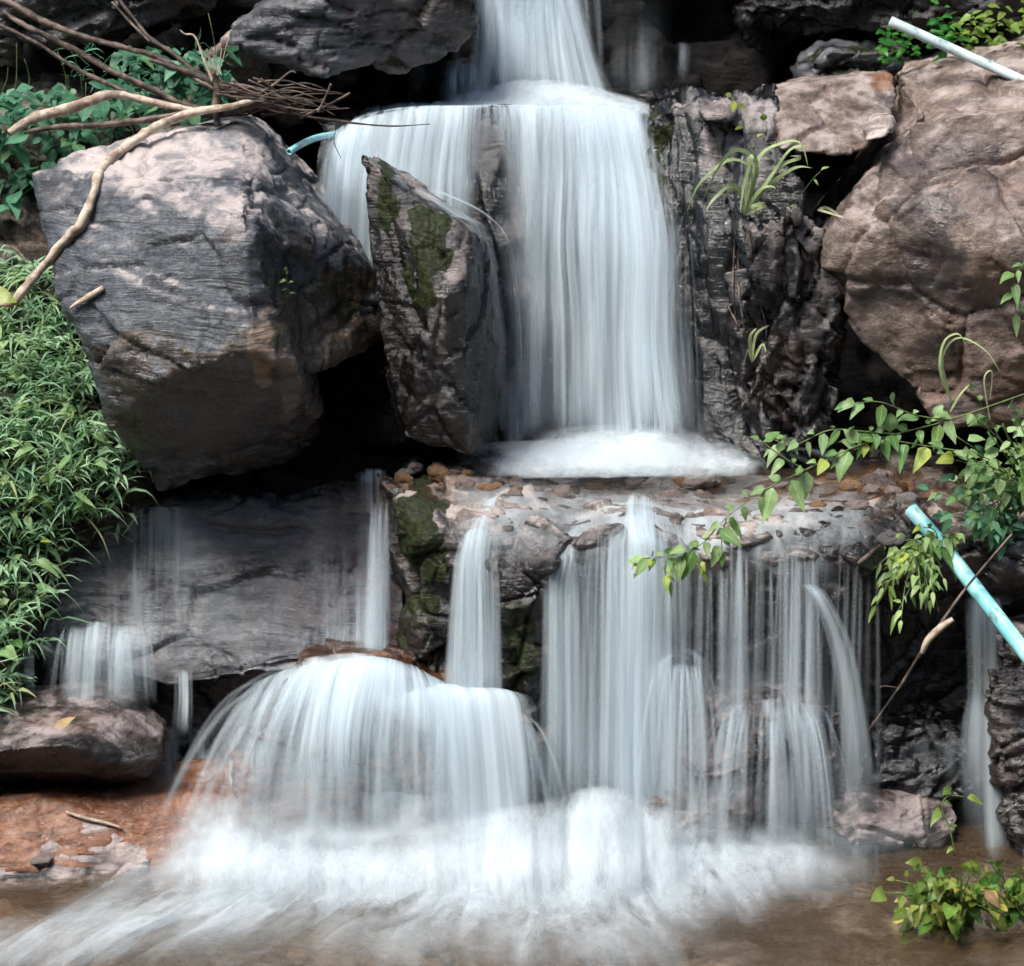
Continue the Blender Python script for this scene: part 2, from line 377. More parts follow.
def ribbons(name, spec, n, mat, seed=0, a0=.35, w0=.004, w1=.012, zend=-.93, seg=9, g=9.81, tcap=None):
    """strands of falling water on their own ballistic paths; spec(r) -> start, velocity, weight"""
    r = random.Random(seed); V, F, D, U = [], [], [], []
    for i in range(n):
        s0, v, wt = spec(r); s0 = np.array(s0, float); v = np.array(v, float); ze = zend(s0) if callable(zend) else zend + r.uniform(-.01, .05)
        T = (v[2] + math.sqrt(max(1e-6, v[2] ** 2 + 2 * g * max(.02, s0[2] - ze)))) / g
        if tcap: T = min(T, tcap)
        al = a0 * wt * r.uniform(.35, 1.25); wa, wb = w0 * r.uniform(.6, 1.6), w1 * r.uniform(.5, 1.7); o = len(V); L_ = 0; pr = s0
        for k_ in range(seg + 1):
            t = k_ / seg; tt = T * t; p = s0 + v * tt + np.array([0, 0, -.5 * g * tt * tt]); vel = v + np.array([0, 0, -g * tt]); L_ += np.linalg.norm(p - pr); pr = p
            Sx = np.cross(vel / np.linalg.norm(vel), [0, -1, .25]); Sx /= np.linalg.norm(Sx) + 1e-9; w = (wa + (wb - wa) * t) * .5
            f = min(1, t * 4 + .1) * (1 - t ** 3 * .9) * al
            for q in (-1, 0, 1): V.append(p + Sx * q * w); D.append(f if q == 0 else 0.0); U.append((i * .37 + q * w * 2, L_ + i * .13))
        for k_ in range(seg):
            b_ = o + k_ * 3; F += [(b_, b_ + 1, b_ + 4, b_ + 3), (b_ + 1, b_ + 2, b_ + 5, b_ + 4)]
    V = np.array(V); me = raw_mesh(name, V, F); D = np.array(D); set_attr(me, "dens", np.stack([D, D, D, np.ones_like(D)], 1))
    uvl = me.uv_layers.new(name="flow"); li = np.empty(len(me.loops), int); me.loops.foreach_get("vertex_index", li); uvl.data.foreach_set("uv", np.array(U)[li].ravel())
    return tag(link(name, me, mat, origin=V.mean(0)), kind='structure')
def strand_mat():
    N = NT("water_strands"); at = N.attr("dens"); sep = N.n("ShaderNodeSeparateColor"); N.l(at.outputs["Color"], sep.inputs[0])
    df = N.n("ShaderNodeBsdfDiffuse"); df.inputs[0].default_value = (.79, .89, .95, 1); tl = N.n("ShaderNodeBsdfTranslucent"); tl.inputs[0].default_value = (.79, .89, .95, 1)
    m1 = N.n("ShaderNodeMixShader"); m1.inputs[0].default_value = 0.45; N.l(df.outputs[0], m1.inputs[1]); N.l(tl.outputs[0], m1.inputs[2])
    tr = N.n("ShaderNodeBsdfTransparent"); m2 = N.n("ShaderNodeMixShader"); N.l(sep.outputs[0], m2.inputs[0]); N.l(tr.outputs[0], m2.inputs[1]); N.l(m1.outputs[0], m2.inputs[2])
    N.l(m2.outputs[0], N.out.inputs[0]); return N.m

def box_smooth(a, r):
    for ax in (0, 1):
        pad = [(0, 0), (0, 0)]; pad[ax] = (r, r); q = np.pad(a, pad, mode='edge'); c = np.cumsum(q, axis=ax); z = np.zeros_like(np.take(c, [0], ax)); c = np.concatenate([z, c], ax); n = a.shape[ax]; w = 2 * r + 1
        a = (np.take(c, range(w, w + n), ax) - np.take(c, range(0, n), ax)) / w
    return a
def drape(name, rows, mat, k=0, step=5.0, lift=.012, ft=.02, fb=.03, sm=2):
    """a thin film of water laid on the stone: rows of (px, py, dens) down the flow; it follows the stone's own surface"""
    A = np.array(rows, float); lu = np.abs(np.diff(A[..., 0], axis=1)).sum(1).mean(); lv = np.abs(np.diff(A[..., 1], axis=0)).sum(0).max()
    nu, nv = int(lu / step) + 2, int(lv / step) + 2; G = grid_patch(A, nu, nv)
    Y = np.zeros((nv, nu))
    for j in range(nv):
        for i in range(nu): Y[j, i] = surf(G[j, i, 0], G[j, i, 1])[1]
    Y = box_smooth(box_smooth(Y, sm), 1) - lift
    X = np.array([[P(G[j, i, 0], G[j, i, 1], Y[j, i]) for i in range(nu)] for j in range(nv)]).reshape(-1, 3)
    D = np.clip(G[..., 2].ravel(), 0, 1.2); uu = np.tile(np.linspace(0, 1, nu), nv) * lu / 400; L_ = lv / 400; vv = np.repeat(np.linspace(0, 1, nv), nu) * L_ * 1.6
    q = np.clip(fbm(np.stack([uu * 16, vv * 2, np.full_like(uu, 3. + k)], 1), k + 60, 3) + .55, .08, 1.3)
    D = D * sstep(0, 1, vv / 1.6 / (ft * 2 * q + 1e-6)) * sstep(0, 1, (L_ - vv / 1.6) / (fb * 2 * q + 1e-6))
    D = D * np.clip(1 + .6 * fbm(np.stack([uu * 7, vv * 3.0, np.full_like(uu, 33. + k)], 1), k + 80, 3), .2, 1.4)
    F = grid_faces(nv, nu); F = F[D[F].max(1) > 0.03]; used = np.unique(F); re = -np.ones(len(X), int); re[used] = np.arange(len(used)); F = re[F]
    me = raw_mesh(name, X[used], F); dc = D[used]; set_attr(me, "dens", np.stack([dc, dc, dc, np.ones_like(dc)], 1))
    uvl = me.uv_layers.new(name="flow"); li = np.empty(len(me.loops), int); me.loops.foreach_get("vertex_index", li); uvl.data.foreach_set("uv", np.stack([uu[used], vv[used]], 1)[li].ravel())
    return tag(link(name, me, mat, origin=X[used].mean(0)), kind='structure')

def veil(name, rows, mats, parent=None, layers=2, gap=0.018, k=0, step=0.02, wob=0.012, gz=False, jit=0.012, usc=1.0, ft=0.03, fb=0.10):
    """rows from the lip down; each point (px, py, Y, dens) - or (px, py, z, dens) on a level plane when gz."""
    A = np.array([[list((PZ if gz else P)(p[0], p[1], p[2])) + [p[3]] for p in r] for r in rows])
    lu = np.linalg.norm(np.diff(A[..., :3], axis=1), axis=2).sum(1).mean(); lv = np.linalg.norm(np.diff(A[..., :3], axis=0), axis=2).sum(0).max()
    nu, nv = max(8, int(lu / step)), max(10, int(lv / step))
    for L in range(layers):
        G = grid_patch(A, nu, nv); X = G[..., :3].reshape(-1, 3); D = np.clip(G[..., 3].ravel(), 0, 1.2)
        uu = np.tile(np.linspace(0, 1, nu), nv) * lu * usc; vv = np.repeat(np.linspace(0, 1, nv), nu) * lv
        if ft or fb:
            q = np.clip(fbm(np.stack([uu * 22, vv * 2, np.full_like(uu, 3 + L + k)], 1), k + 60 + L, 3) + .55, .08, 1.3)
            q2 = np.clip(fbm(np.stack([uu * 12, vv * 1, np.full_like(uu, 13 + L + k)], 1), k + 70 + L, 3) + .6, .1, 1.4)
            if ft: D = D * sstep(0, 1, vv / (ft * 2 * q + 1e-6))
            if fb: D = D * sstep(0, 1, (lv - vv) / (fb * 2 * q2 + 1e-6))
        # uneven supply: broad bands of more and less water
        D = D * np.clip(1 + .38 * fbm(np.stack([uu * 6, vv * 2.0, np.full_like(uu, 33 + 5 * L + k)], 1), k + 80 + L, 3), .3, 1.25)
        nrm = np.array([0, -1.0, 0.35]) if not gz else np.array([0, 0, 1.0])
        fold = fbm(np.stack([uu * 7, vv * 1.1, np.full_like(uu, L * 3 + k)], 1), k + L, 3)
        X = X + nrm * ((L * gap) + fold * wob)[:, None]
        X[:, 0] += fbm(np.stack([uu * 5, vv * 1.5, np.full_like(uu, 9 + L * 5 + k)], 1), k + L + 40, 2) * jit * (1 + L)
        F = grid_faces(nv, nu); keep = D[F].max(1) > 0.03; F = F[keep]
        used = np.unique(F); re = -np.ones(len(X), int); re[used] = np.arange(len(used)); F = re[F]
        me = raw_mesh(name, X[used], F)
        dc = D[used] * (1.0 if L == 0 else 0.85); set_attr(me, "dens", np.stack([dc, dc, dc, np.ones_like(dc)], 1))
        uvl = me.uv_layers.new(name="flow"); li = np.empty(len(me.loops), int); me.loops.foreach_get("vertex_index", li)
        U = np.stack([uu[used] + L * 7.3, vv[used] + L * 3.1], 1)[li]; uvl.data.foreach_set("uv", U.ravel())
        if L == 0:
            first = link(name, me, mats[0], parent, origin=X[used].mean(0) if parent is None else None)
        else:
            link("water_layer", me, mats[L % len(mats)], first if parent is None else parent)
            if parent is None: pass
    return first
# ================================================================== ROCK
M_grey  = rock_mat("wet_grey_gneiss", (0.042,0.05,0.062), (0.125,0.148,0.18), (0.28,0.305,0.335), wet=0.42, coat=1.7, rot=(0,-14,0), seed=1, pale=(0.56,0.49,0.47), rust=(0.27,0.15,0.05), dusty=0.8)
M_tri   = rock_mat("mossy_dark_stone", (0.011,0.009,0.008), (0.04,0.032,0.026), (0.13,0.11,0.10), wet=0.75, coat=1.65, rot=(0,55,0), seed=2, pale=(0.45,0.38,0.36), dusty=0.7)
M_tan   = rock_mat("pinkish_banded_stone", (0.075,0.056,0.047), (0.24,0.175,0.14), (0.40,0.32,0.27), wet=0.2, rot=(10,-28,0), seed=3, layer=(1.2,1.2,4.2), pale=(0.58,0.50,0.47), dusty=0.5, stain=(0.05,0.06,0.09))
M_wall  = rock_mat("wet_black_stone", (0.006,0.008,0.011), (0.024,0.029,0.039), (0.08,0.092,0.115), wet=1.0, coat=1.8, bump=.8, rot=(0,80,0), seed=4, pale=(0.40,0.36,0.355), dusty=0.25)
M_crack = rock_mat("cracked_grey_stone", (0.02,0.021,0.024), (0.08,0.08,0.088), (0.24,0.23,0.235), wet=0.5, coat=1.65, rot=(0,60,20), seed=5, pale=(0.50,0.42,0.40), dusty=0.8)
M_ledge = rock_mat("wet_brown_stone", (0.025,0.02,0.018), (0.10,0.08,0.073), (0.27,0.235,0.22), wet=0.75, rot=(0,20,0), seed=6, pale=(0.56,0.48,0.44), rust=(0.30,0.13,0.04), dusty=0.75, coat=1.75)
M_slab  = rock_mat("wet_slate_slab", (0.06,0.067,0.08), (0.19,0.205,0.235), (0.36,0.365,0.38), wet=0.5, coat=1.75, rot=(0,-8,0), seed=7, pale=(0.33,0.29,0.28), rust=(0.25,0.13,0.11), dusty=0.2)
M_dark  = rock_mat("shade_black_stone", (0.002,0.002,0.002), (0.005,0.0045,0.0045), (0.013,0.011,0.010), wet=0.2, rot=(0,0,0), seed=8, pale=(0.04,0.03,0.03), dusty=0.4, film=0.0, spec=.25)  # near-black base holds the deep shade of hollows and back cliff
M_dark2 = rock_mat('dark_ledge_stone', (0.01,0.008,0.007), (0.035,0.026,0.022), (0.09,0.068,0.058), wet=0.5, seed=18, pale=(0.2,0.15,0.13), dusty=0.4)
M_red   = rock_mat("wet_red_stone", (0.15,0.05,0.02), (0.44,0.16,0.05), (0.62,0.31,0.15), wet=0.5, coat=1.8, rot=(0,15,0), seed=9, pale=(0.55,0.46,0.42), rust=(0.30,0.10,0.035), dusty=0.3)
M_low   = rock_mat("wet_low_stone", (0.03,0.023,0.02), (0.12,0.088,0.08), (0.30,0.235,0.225), wet=0.6, rot=(0,10,0), seed=10, pale=(0.40,0.34,0.33), dusty=0.7)
M_soil  = rock_mat("bank_soil", (0.02,0.014,0.009), (0.05,0.036,0.024), (0.09,0.065,0.045), wet=0.1, seed=11, moss=0.3, bump=1.3)

M_bed   = rock_mat("brown_stream_bed", (0.035,0.024,0.015), (0.10,0.07,0.045), (0.20,0.15,0.105), wet=0.2, seed=14, film=0, pale=(0.4,0.33,0.27))
POOLZ = -0.95
# ground: one sheet out to the horizon, with the pool bed in it
rockbed = rock_sheet("ground", [[(x, y, -1.13 + (0.0 if y < 0.5 else 0.1)) for x in (-40, -8, -2.2, 0, 2.2, 8, 40)] for y in (40, 8, 1.5, 0, -1.2, -8, -40)], M_soil, step=0.5, world=True, big=0.05, fac=0.0, fine=0.0, label=None)
rock_sheet("pool_bed", [[(x, y, -1.035 + 0.015 * (x * 3 % 1)) for x in np.linspace(-2.3, 2.3, 12)] for y in (0.5, 0.0, -0.5, -1.0, -1.6)], M_bed, step=0.02, world=True, big=0.06, fac=0.015, fine=0.003, k=21,
   blobs=[(100,900,200,40,2,.6),(860,950,200,40,1,.5)])

# unseen slopes added behind and beside the camera to block the low sky
sky_block_m = simple_mat("sky_block_slope", (0.008, 0.016, 0.006), (0.035, 0.06, 0.02), .9, 3, 1)
ang = np.linspace(-1.28, 1.28, 25)
rock_sheet("hill", [[(r * math.sin(t), -r * math.cos(t) - .5, z) for t in ang] for r, z in ((7.5, -1.2), (8.6, 1.4), (10.2, 4.6), (12.5, 7.4), (18, 10.5))], sky_block_m, step=.25, world=True, big=.5, fac=.2, fs=1, fine=0, k=5)
# back cliff; overhang above the frame is unseen, shaped to block sky light
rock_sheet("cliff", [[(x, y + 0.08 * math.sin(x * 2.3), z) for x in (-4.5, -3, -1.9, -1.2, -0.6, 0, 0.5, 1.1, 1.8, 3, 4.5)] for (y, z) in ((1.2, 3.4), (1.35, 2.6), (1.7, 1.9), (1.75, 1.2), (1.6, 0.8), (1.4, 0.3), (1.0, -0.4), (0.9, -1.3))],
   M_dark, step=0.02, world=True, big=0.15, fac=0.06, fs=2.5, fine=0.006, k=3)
rock_sheet("cliff", [[(x, y, z) for x in (-4.5, -3, -1.5, 0, 1.5, 3, 4.5)] for (y, z) in ((9, 4.0), (4, 3.8), (1.2, 3.4))], M_dark, step=0.12, world=True, big=0.2, fac=0.0, fine=0, k=4)  # unseen roof added behind the overhang to keep back light out

# upper rocks
rock("boulder", [([(228,25,.95),(300,-10,.9),(380,-30,.85),(470,-40,.9),(478,30,1.0),(455,55,1.02),(400,70,.98),(330,72,.92),(240,60,.95),(232,45,.9)], .6)], M_slab, k=31, big=.03, fac=.02, strata=.004,
   blobs=[(440,20,60,50,0,.45),(350,68,90,10,3,.6),(420,10,80,60,2,.4)], label="broad grey overhanging boulder at the top edge above the dark hollow", cat="boulder")
rock("boulder", [([(186,95,1.0),(200,60,.95),(235,40,.95),(262,60,1.0),(250,110,1.05),(200,125,1.05)], .4)], M_tan, k=32, big=.03, fac=.02, blobs=[(200,100,60,60,1,.5)], label="brown rounded rock behind the driftwood heap, under the grey overhang")
rock("boulder", [([(-60,-40,1.1),(60,-30,1.0),(150,-40,1.0),(215,-40,1.1),(205,12,1.15),(140,30,1.05),(60,28,1.0),(-60,60,1.1)], .5)], M_ledge, k=33, big=.04, fac=.04, blobs=[(100,10,200,30,1,.7)], label="dark brown ledge rock in the top left corner behind the branches")
rock("boulder", [([(800,70,1.05),(830,50,1.0),(900,45,1.0),(905,90,1.0),(800,100,1.05)], .3)], M_slab, k=34, big=.02, fac=.03, blobs=[(860,60,60,40,0,.5),(850,80,60,40,1,1)], label="dark wet mossy rock behind the flat topped pink block")
rock("boulder", [([(730,10,1.4),(860,-10,1.2),(1010,-12,1.15),(1080,-30,1.1),(1080,5,1.1),(960,18,1.15),(900,26,1.2),(760,45,1.45)], .4)], M_dark2, k=35, big=.03, fac=.04, blobs=[(800,10,150,60,1,1)], label="long reddish brown ledge rock along the top right edge")
# lip that carries the main fall
rock_sheet("rock_ledge", [
  [(280,80,1.75),(400,88,1.75),(520,92,1.75),(620,92,1.75),(740,92,1.75)],
  [(300,104,1.15),(400,112,1.15),(520,112,1.15),(620,112,1.15),(735,100,1.15)],
  [(322,124,.92),(400,120,.92),(500,121,.92),(600,122,.95),(700,118,.95)],
  [(318,150,.90),(400,145,.84),(490,145,.82),(600,145,.85),(700,150,.9)],
  [(310,260,.86),(400,250,.78),(490,250,.74),(600,250,.76),(700,260,.82)],
  [(310,380,.80),(400,370,.72),(490,370,.68),(600,370,.70),(715,370,.76)],
  [(300,520,.76),(400,500,.68),(490,490,.64),(600,490,.66),(720,490,.7)]], M_wall, step=.009, k=41, big=.03, fac=.035, fs=4, an=(1,1,.6), blobs=[(500,250,420,420,1,1)])  # wet mask also paints the shaded top behind the lip black
# right wet wall + cracked column
rock("boulder", [
  ([(645,118,.78),(672,103,.72),(700,100,.68),(750,104,.62),(762,190,.5),(768,300,.5),(765,420,.55),(770,470,.5),(700,460,.66),(672,330,.70),(652,200,.74)], .5),
  ([(745,104,.55),(780,88,.55),(800,150,.44),(806,200,.42),(800,300,.42),(770,300,.46),(742,250,.46),(735,180,.48)], .4)],
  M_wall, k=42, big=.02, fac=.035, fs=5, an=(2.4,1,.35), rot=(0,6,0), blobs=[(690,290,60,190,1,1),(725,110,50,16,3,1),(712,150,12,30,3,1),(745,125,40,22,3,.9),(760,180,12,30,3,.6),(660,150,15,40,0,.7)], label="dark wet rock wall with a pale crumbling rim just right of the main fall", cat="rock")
rock("boulder", [
  ([(742,215,.46),(790,215,.40),(835,225,.42),(838,300,.42),(842,330,.45),(835,420,.5),(790,470,.5),(745,300,.5),(740,440,.55)], .3)],
  M_crack, k=43, big=.015, fac=.05, fs=8, an=(1.5,1,.8), blobs=[(800,240,50,60,3,.5),(770,380,60,110,1,1),(765,370,35,50,2,.7),(812,330,20,40,3,.6),(765,330,25,60,1,.9)], label="fractured grey column of rock beneath the overhanging grass tuft", cat="rock")
rock("boulder", [([(774,90,.62),(806,80,.72),(893,74,.74),(899,92,.68),(893,118,.56),(868,148,.46),(848,156,.42),(812,154,.40),(780,150,.40),(776,120,.5)], .25)],
  M_tan, k=44, vox=.008, big=.008, fac=.008, strata=.002, blobs=[(890,85,15,10,2,.8)], label="flat topped pale pink block behind the grass tuft", cat="rock")
rock("boulder", [([(862,128,.45),(878,118,.42),(893,116,.42),(895,128,.42),(884,138,.38),(866,141,.38)], .08)],
  M_tan, k=45, vox=.005, big=.004, fac=.01, blobs=[(880,130,30,20,3,1)], label="small pale broken stone wedged beside the flat pink block", cat="stone")
rock("boulder", [([(700,108,.60),(728,100,.60),(738,108,.58),(728,122,.56),(706,120,.56)], .12)],
  M_crack, k=46, vox=.006, big=.004, fac=.012, blobs=[(720,110,30,20,3,.8)], label="loose pale stone on the crumbling rim above the wet wall", cat="stone")
# big right boulder
rock("boulder", [
  ([(902,78,.80),(960,58,.86),(1060,40,.9),(1200,30,.9),(1200,110,.5),(1024,108,.42),(960,118,.40),(912,128,.42)], .7),
  ([(905,120,.45),(960,112,.38),(1040,106,.36),(1200,110,.35),(1210,300,.22),(1180,420,.35),(1024,430,.30),(945,425,.32),(905,392,.34),(868,348,.38),(838,292,.42),(829,240,.42),(858,222,.36),(884,192,.34),(895,160,.38),(985,250,.17),(1060,260,.15)], .6)],
  M_tan, k=47, vox=.009, big=.035, fac=.026, fs=2.8, an=(1,1,1.3), strata=.0015, blobs=[(950,190,60,60,1,.25),(905,270,50,60,1,.35),(938,260,26,70,1,.65),(965,205,60,16,1,.4),(1000,150,80,10,1,.4),(1005,320,60,60,3,.35),(1000,190,60,30,2,.25),(1000,330,80,80,2,.35),(880,300,30,60,1,.3)], label="large pinkish tan boulder with banded face filling the right edge", cat="boulder")

# big left boulder
rock("boulder", [
  ([(34,172,.36),(100,148,.44),(170,128,.52),(243,117,.60),(268,135,.58),(290,175,.52),(245,214,-.0),(170,172,.22),(46,205,.28),(60,290,.18),(80,335,.10),(160,378,.0),(225,262,.02),(252,350,-.06),(300,372,.0),(110,425,.14),(157,496,.34),(228,474,.40),(290,462,.42),(322,440,.42),(120,300,.06)], .5),
  ([(248,117,.62),(290,172,.56),(340,225,.56),(368,268,.56),(394,327,.54),(384,350,.54),(335,358,.42),(312,352,.30),(300,372,.12),(252,345,.06),(252,222,.16),(268,200,.24)], .35)],
  M_grey, k=51, vox=.0085, smooth=1, big=.014, fac=.015, fs=3.4, strata=.0022, sfreq=38, rot=(0,-14,0),
  blobs=[(140,155,120,34,3,1),(225,150,50,40,3,.9),(215,200,30,18,3,.8),(240,215,14,30,3,.6),(262,350,10,40,3,.9),(290,390,12,40,3,.55),
         (330,300,70,50,0,.42),(330,320,60,50,2,.9),(345,345,40,18,3,.4),(285,290,45,90,1,1),(340,310,70,60,1,.9),(230,410,120,62,1,1),(230,400,100,55,2,1),(170,420,90,70,1,.9),(285,340,30,60,2,.6),(130,380,30,60,2,.5),(290,440,60,50,1,1),(300,230,40,30,3,.25)],  # wet patches also paint deeper shade on underside and right facet
  label="huge angular grey boulder with a pale top left of the main fall", cat="boulder")
# triangular boulder
rock("boulder", [
  ([(362,153,.46),(378,170,.42),(402,186,.40),(446,218,.36),(470,235,.36),(492,238,.48),(499,270,.52),(503,330,.52),(498,440,.52),(470,458,.33),(468,270,.28),(440,300,.26),(402,440,.36),(384,350,.40),(370,250,.43)], .25)],
  M_tri, k=52, vox=.007, smooth=1, big=.012, fac=.014, fs=6, an=(1,1,.7), rot=(0,35,0),
  blobs=[(387,200,10,36,0,.9),(425,250,22,42,0,1),(425,225,30,14,3,.6),(452,262,16,24,3,.7),(438,330,8,55,3,.55),(375,180,6,30,3,.5),(485,330,30,120,1,1),(395,340,40,130,1,1),(430,390,60,80,1,1),(440,330,30,60,1,.8)],
  label="upright triangular mossy rock standing in front of the main fall", cat="boulder")
# rock closing the hollow between them, shade painted into its near-black colour
rock("boulder", [([(300,380,.46),(340,350,.5),(400,350,.5),(440,420,.5),(470,470,.46),(400,480,.5),(330,500,.5),(260,500,.45)], .3)], M_dark, k=53, big=.02, fac=.03, blobs=[(370,420,100,80,1,1)], label="rock filling the hollow under the big grey boulder, shade painted near-black", cat="rock")

# left slab the thin film runs over
rock_sheet("rock_slab", [
  [(-60,470,.62),(30,470,.58),(100,470,.56),(200,480,.55),(300,480,.55),(370,470,.55),(400,470,.6)],
  [(-60,500,.50),(35,500,.46),(100,500,.44),(200,500,.42),(300,495,.42),(370,490,.42),(402,490,.44)],
  [(-60,570,.42),(35,570,.36),(100,570,.34),(200,570,.32),(300,570,.31),(370,565,.30),(402,560,.30)],
  [(-60,630,.34),(35,632,.28),(100,640,.26),(200,650,.22),(300,645,.2),(370,640,.2),(402,640,.22)],
  [(-60,655,.32),(35,655,.25),(100,668,.22),(170,685,.16),(260,668,.14),(350,655,.16),(402,660,.20)],
  [(-60,690,.36),(35,690,.32),(100,690,.34),(180,690,.34),(270,680,.32),(350,680,.3),(402,700,.2)],
  [(-60,900,.2),(35,900,.2),(100,900,.2),(180,900,.2),(270,900,.2),(350,900,.2),(402,900,.2)]], M_slab, step=.008, k=54, big=.02, fac=.022, fs=3.5, an=(.8,1,1.8), strata=.004, sfreq=22,
  blobs=[(375,590,25,90,2,1),(330,570,40,80,2,.35),(110,560,50,60,2,.25),(200,700,120,30,1,1),(160,790,300,90,1,1),(280,492,160,22,1,.9),(60,590,60,80,1,.4),(300,570,90,12,1,.7),(150,530,12,60,1,.8),(250,625,70,20,3,.25)])

# the shelf and the face below it
rock_sheet("rock_ledge", [
  [(330,452,.95),(400,452,.95),(480,452,.9),(560,452,.9),(660,452,.9),(760,452,.9),(860,448,.8),(940,448,.8),(1100,448,.8)],
  [(350,466,.62),(392,466,.60),(450,466,.58),(540,468,.58),(640,470,.58),(740,472,.58),(840,472,.55),(930,474,.5),(1100,478,.5)],
  [(372,476,.46),(392,480,.44),(450,490,.30),(540,492,.30),(640,494,.30),(740,494,.30),(840,500,.25),(930,500,.25),(1100,510,.25)],
  [(384,488,.34),(396,496,.22),(444,520,.08),(540,520,.08),(640,518,.08),(740,524,.06),(840,530,.04),(925,530,.08),(1100,545,.12)],
  [(388,520,.32),(408,540,.12),(446,566,.02),(528,560,-.02),(610,548,-.01),(740,556,-.02),(850,556,-.04),(930,575,.06),(1100,580,.1)],
  [(392,560,.30),(414,580,.10),(450,604,.06),(524,590,-.05),(600,600,.03),(740,600,.04),(852,590,-.0),(935,610,.16),(1100,610,.14)],
  [(398,620,.30),(420,640,.10),(452,660,.08),(522,640,-.04),(600,660,.06),(740,660,.08),(860,640,.1),(935,660,.24),(1100,660,.2)],
  [(400,700,.28),(426,700,.08),(460,700,.06),(524,700,-.04),(600,720,.06),(740,720,.08),(860,710,.18),(935,720,.24),(1100,720,.2)],
  [(400,800,.2),(430,800,.06),(470,800,.04),(530,800,-.02),(600,800,.04),(740,800,.04),(860,800,.1),(935,800,.12),(1100,800,.15)],
  [(400,930,.1),(430,930,.0),(470,930,.0),(530,930,-.02),(600,930,.0),(740,930,.0),(860,930,.0),(935,930,.0),(1100,930,.05)]],
  M_ledge, step=.0075, k=55, big=.025, fac=.034, fs=5, an=(1,1,1.4), 
  blobs=[(425,545,26,70,0,.85),(520,650,20,64,0,.55),(415,640,25,60,0,.45),(440,700,30,40,0,.4),(430,478,40,16,2,.8),(470,500,50,30,3,.8),(560,500,120,40,3,.4),(700,500,140,40,3,.5),(850,490,110,26,2,1),(860,545,80,30,1,.8),(700,560,150,30,3,.4),
         (900,650,120,110,1,1),(640,700,250,110,1,.8),(500,630,120,90,1,.7),(415,600,15,60,2,.5),(860,510,60,20,1,.8)])

# rocks under the falls
rock("boulder", [([(232,760,-.1),(262,700,-.04),(300,666,.0),(360,662,.02),(395,666,.0),(440,690,-.0),(490,706,-.03),(524,728,-.05),(540,770,-.06),(545,845,-.12),(400,862,-.18),(300,700,-.08),(420,710,-.1),(250,850,-.17),(500,745,-.09)], .3)],
  M_red, k=61, big=.03, fac=.03, blobs=[(350,700,160,60,1,.9),(480,760,90,70,1,.9),(260,690,60,30,3,.2)], label="rounded reddish rock under the white fan of the lower left cascade", cat="boulder")
rock("boulder", [([(655,720,-.02),(700,690,-.0),(730,706,-.06),(815,702,-.06),(828,720,-.04),(835,770,-.03),(805,800,-.06),(740,828,-.14),(665,850,-.2),(640,800,-.1),(690,770,-.12),(790,745,-.14)], .25)],
  M_low, k=62, big=.025, fac=.035, fs=6, blobs=[(740,800,90,30,3,.35),(680,820,60,50,2,.3),(700,740,40,30,2,.5),(800,770,60,60,1,.8),(760,712,60,14,3,.4)], label="stepped rock with a pinkish slanting face behind the centre right veils", cat="rock")
rock("boulder", [([(665,848,-.2),(700,842,-.12),(880,858,-.06),(960,862,-.06),(960,885,-.08),(880,885,-.14),(670,880,-.24)], .2)],
  M_low, k=63, big=.01, fac=.02, blobs=[(760,850,100,12,2,.5),(850,870,100,20,1,.8)], label="low dark step of rock at the foot of the centre right veils", cat="rock")
rock("boulder", [([(822,828,-.16),(835,805,-.08),(875,794,-.02),(925,796,0),(954,802,0),(962,822,-.02),(940,848,-.08),(900,848,-.12),(850,842,-.16)], .2)],
  M_low, k=64, vox=.007, big=.01, fac=.018, blobs=[(890,815,60,22,3,1)], label="pinkish grey flat stone at the foot of the falls, left of the wet right wall", cat="rock")
rock("boulder", [([(872,740,.06),(880,725,.1),(940,722,.12),(990,724,.12),(990,800,.06),(930,800,.02),(878,790,.04)], .2)],
  M_wall, k=65, vox=.007, big=.012, fac=.03, fs=8, blobs=[(900,760,40,40,1,1),(900,760,40,30,0,.2)], label="black glistening ledge block under the dry stick at the right", cat="rock")
rock("boulder", [([(985,690,-.02),(1010,640,0),(1080,600,.02),(1080,900,-.2),(1030,900,-.2),(1000,800,-.08),(990,740,-.04)], .3)],
  M_ledge, k=66, vox=.008, big=.015, fac=.03, fs=7, blobs=[(1000,760,30,120,1,1),(990,740,20,60,2,.5)], label="dark reddish wet rock at the lower right edge of the picture", cat="rock")
rock("boulder", [([(-80,722,-.02),(40,718,-.0),(95,706,-.0),(125,722,-.04),(166,757,-.08),(150,778,-.1),(110,790,.06),(20,798,.1),(-80,792,.1),(-80,760,-.16),(60,745,-.2)], .25)],
  M_low, k=67, vox=.008, big=.007, fac=.008, blobs=[(60,722,60,10,2,.35),(45,730,30,8,3,1),(130,725,40,16,3,.5),(60,770,130,30,1,1)], label="flat topped dark brown rock at the lower left edge", cat="boulder")
rock("boulder", [([(-80,808,-.12),(20,804,-.11),(110,797,-.09),(200,790,-.05),(330,812,-.0),(400,830,-.04),(360,862,-.14),(190,862,-.2),(60,868,-.24),(-80,868,-.24),(360,885,-.18),(190,895,-.24),(0,905,-.27),(-80,905,-.26)], .3)],
  M_red, k=68, vox=.008, big=.02, fac=.012, blobs=[(200,820,120,40,2,.6)], label="low smooth orange red rock just above the pool at the left", cat="boulder")
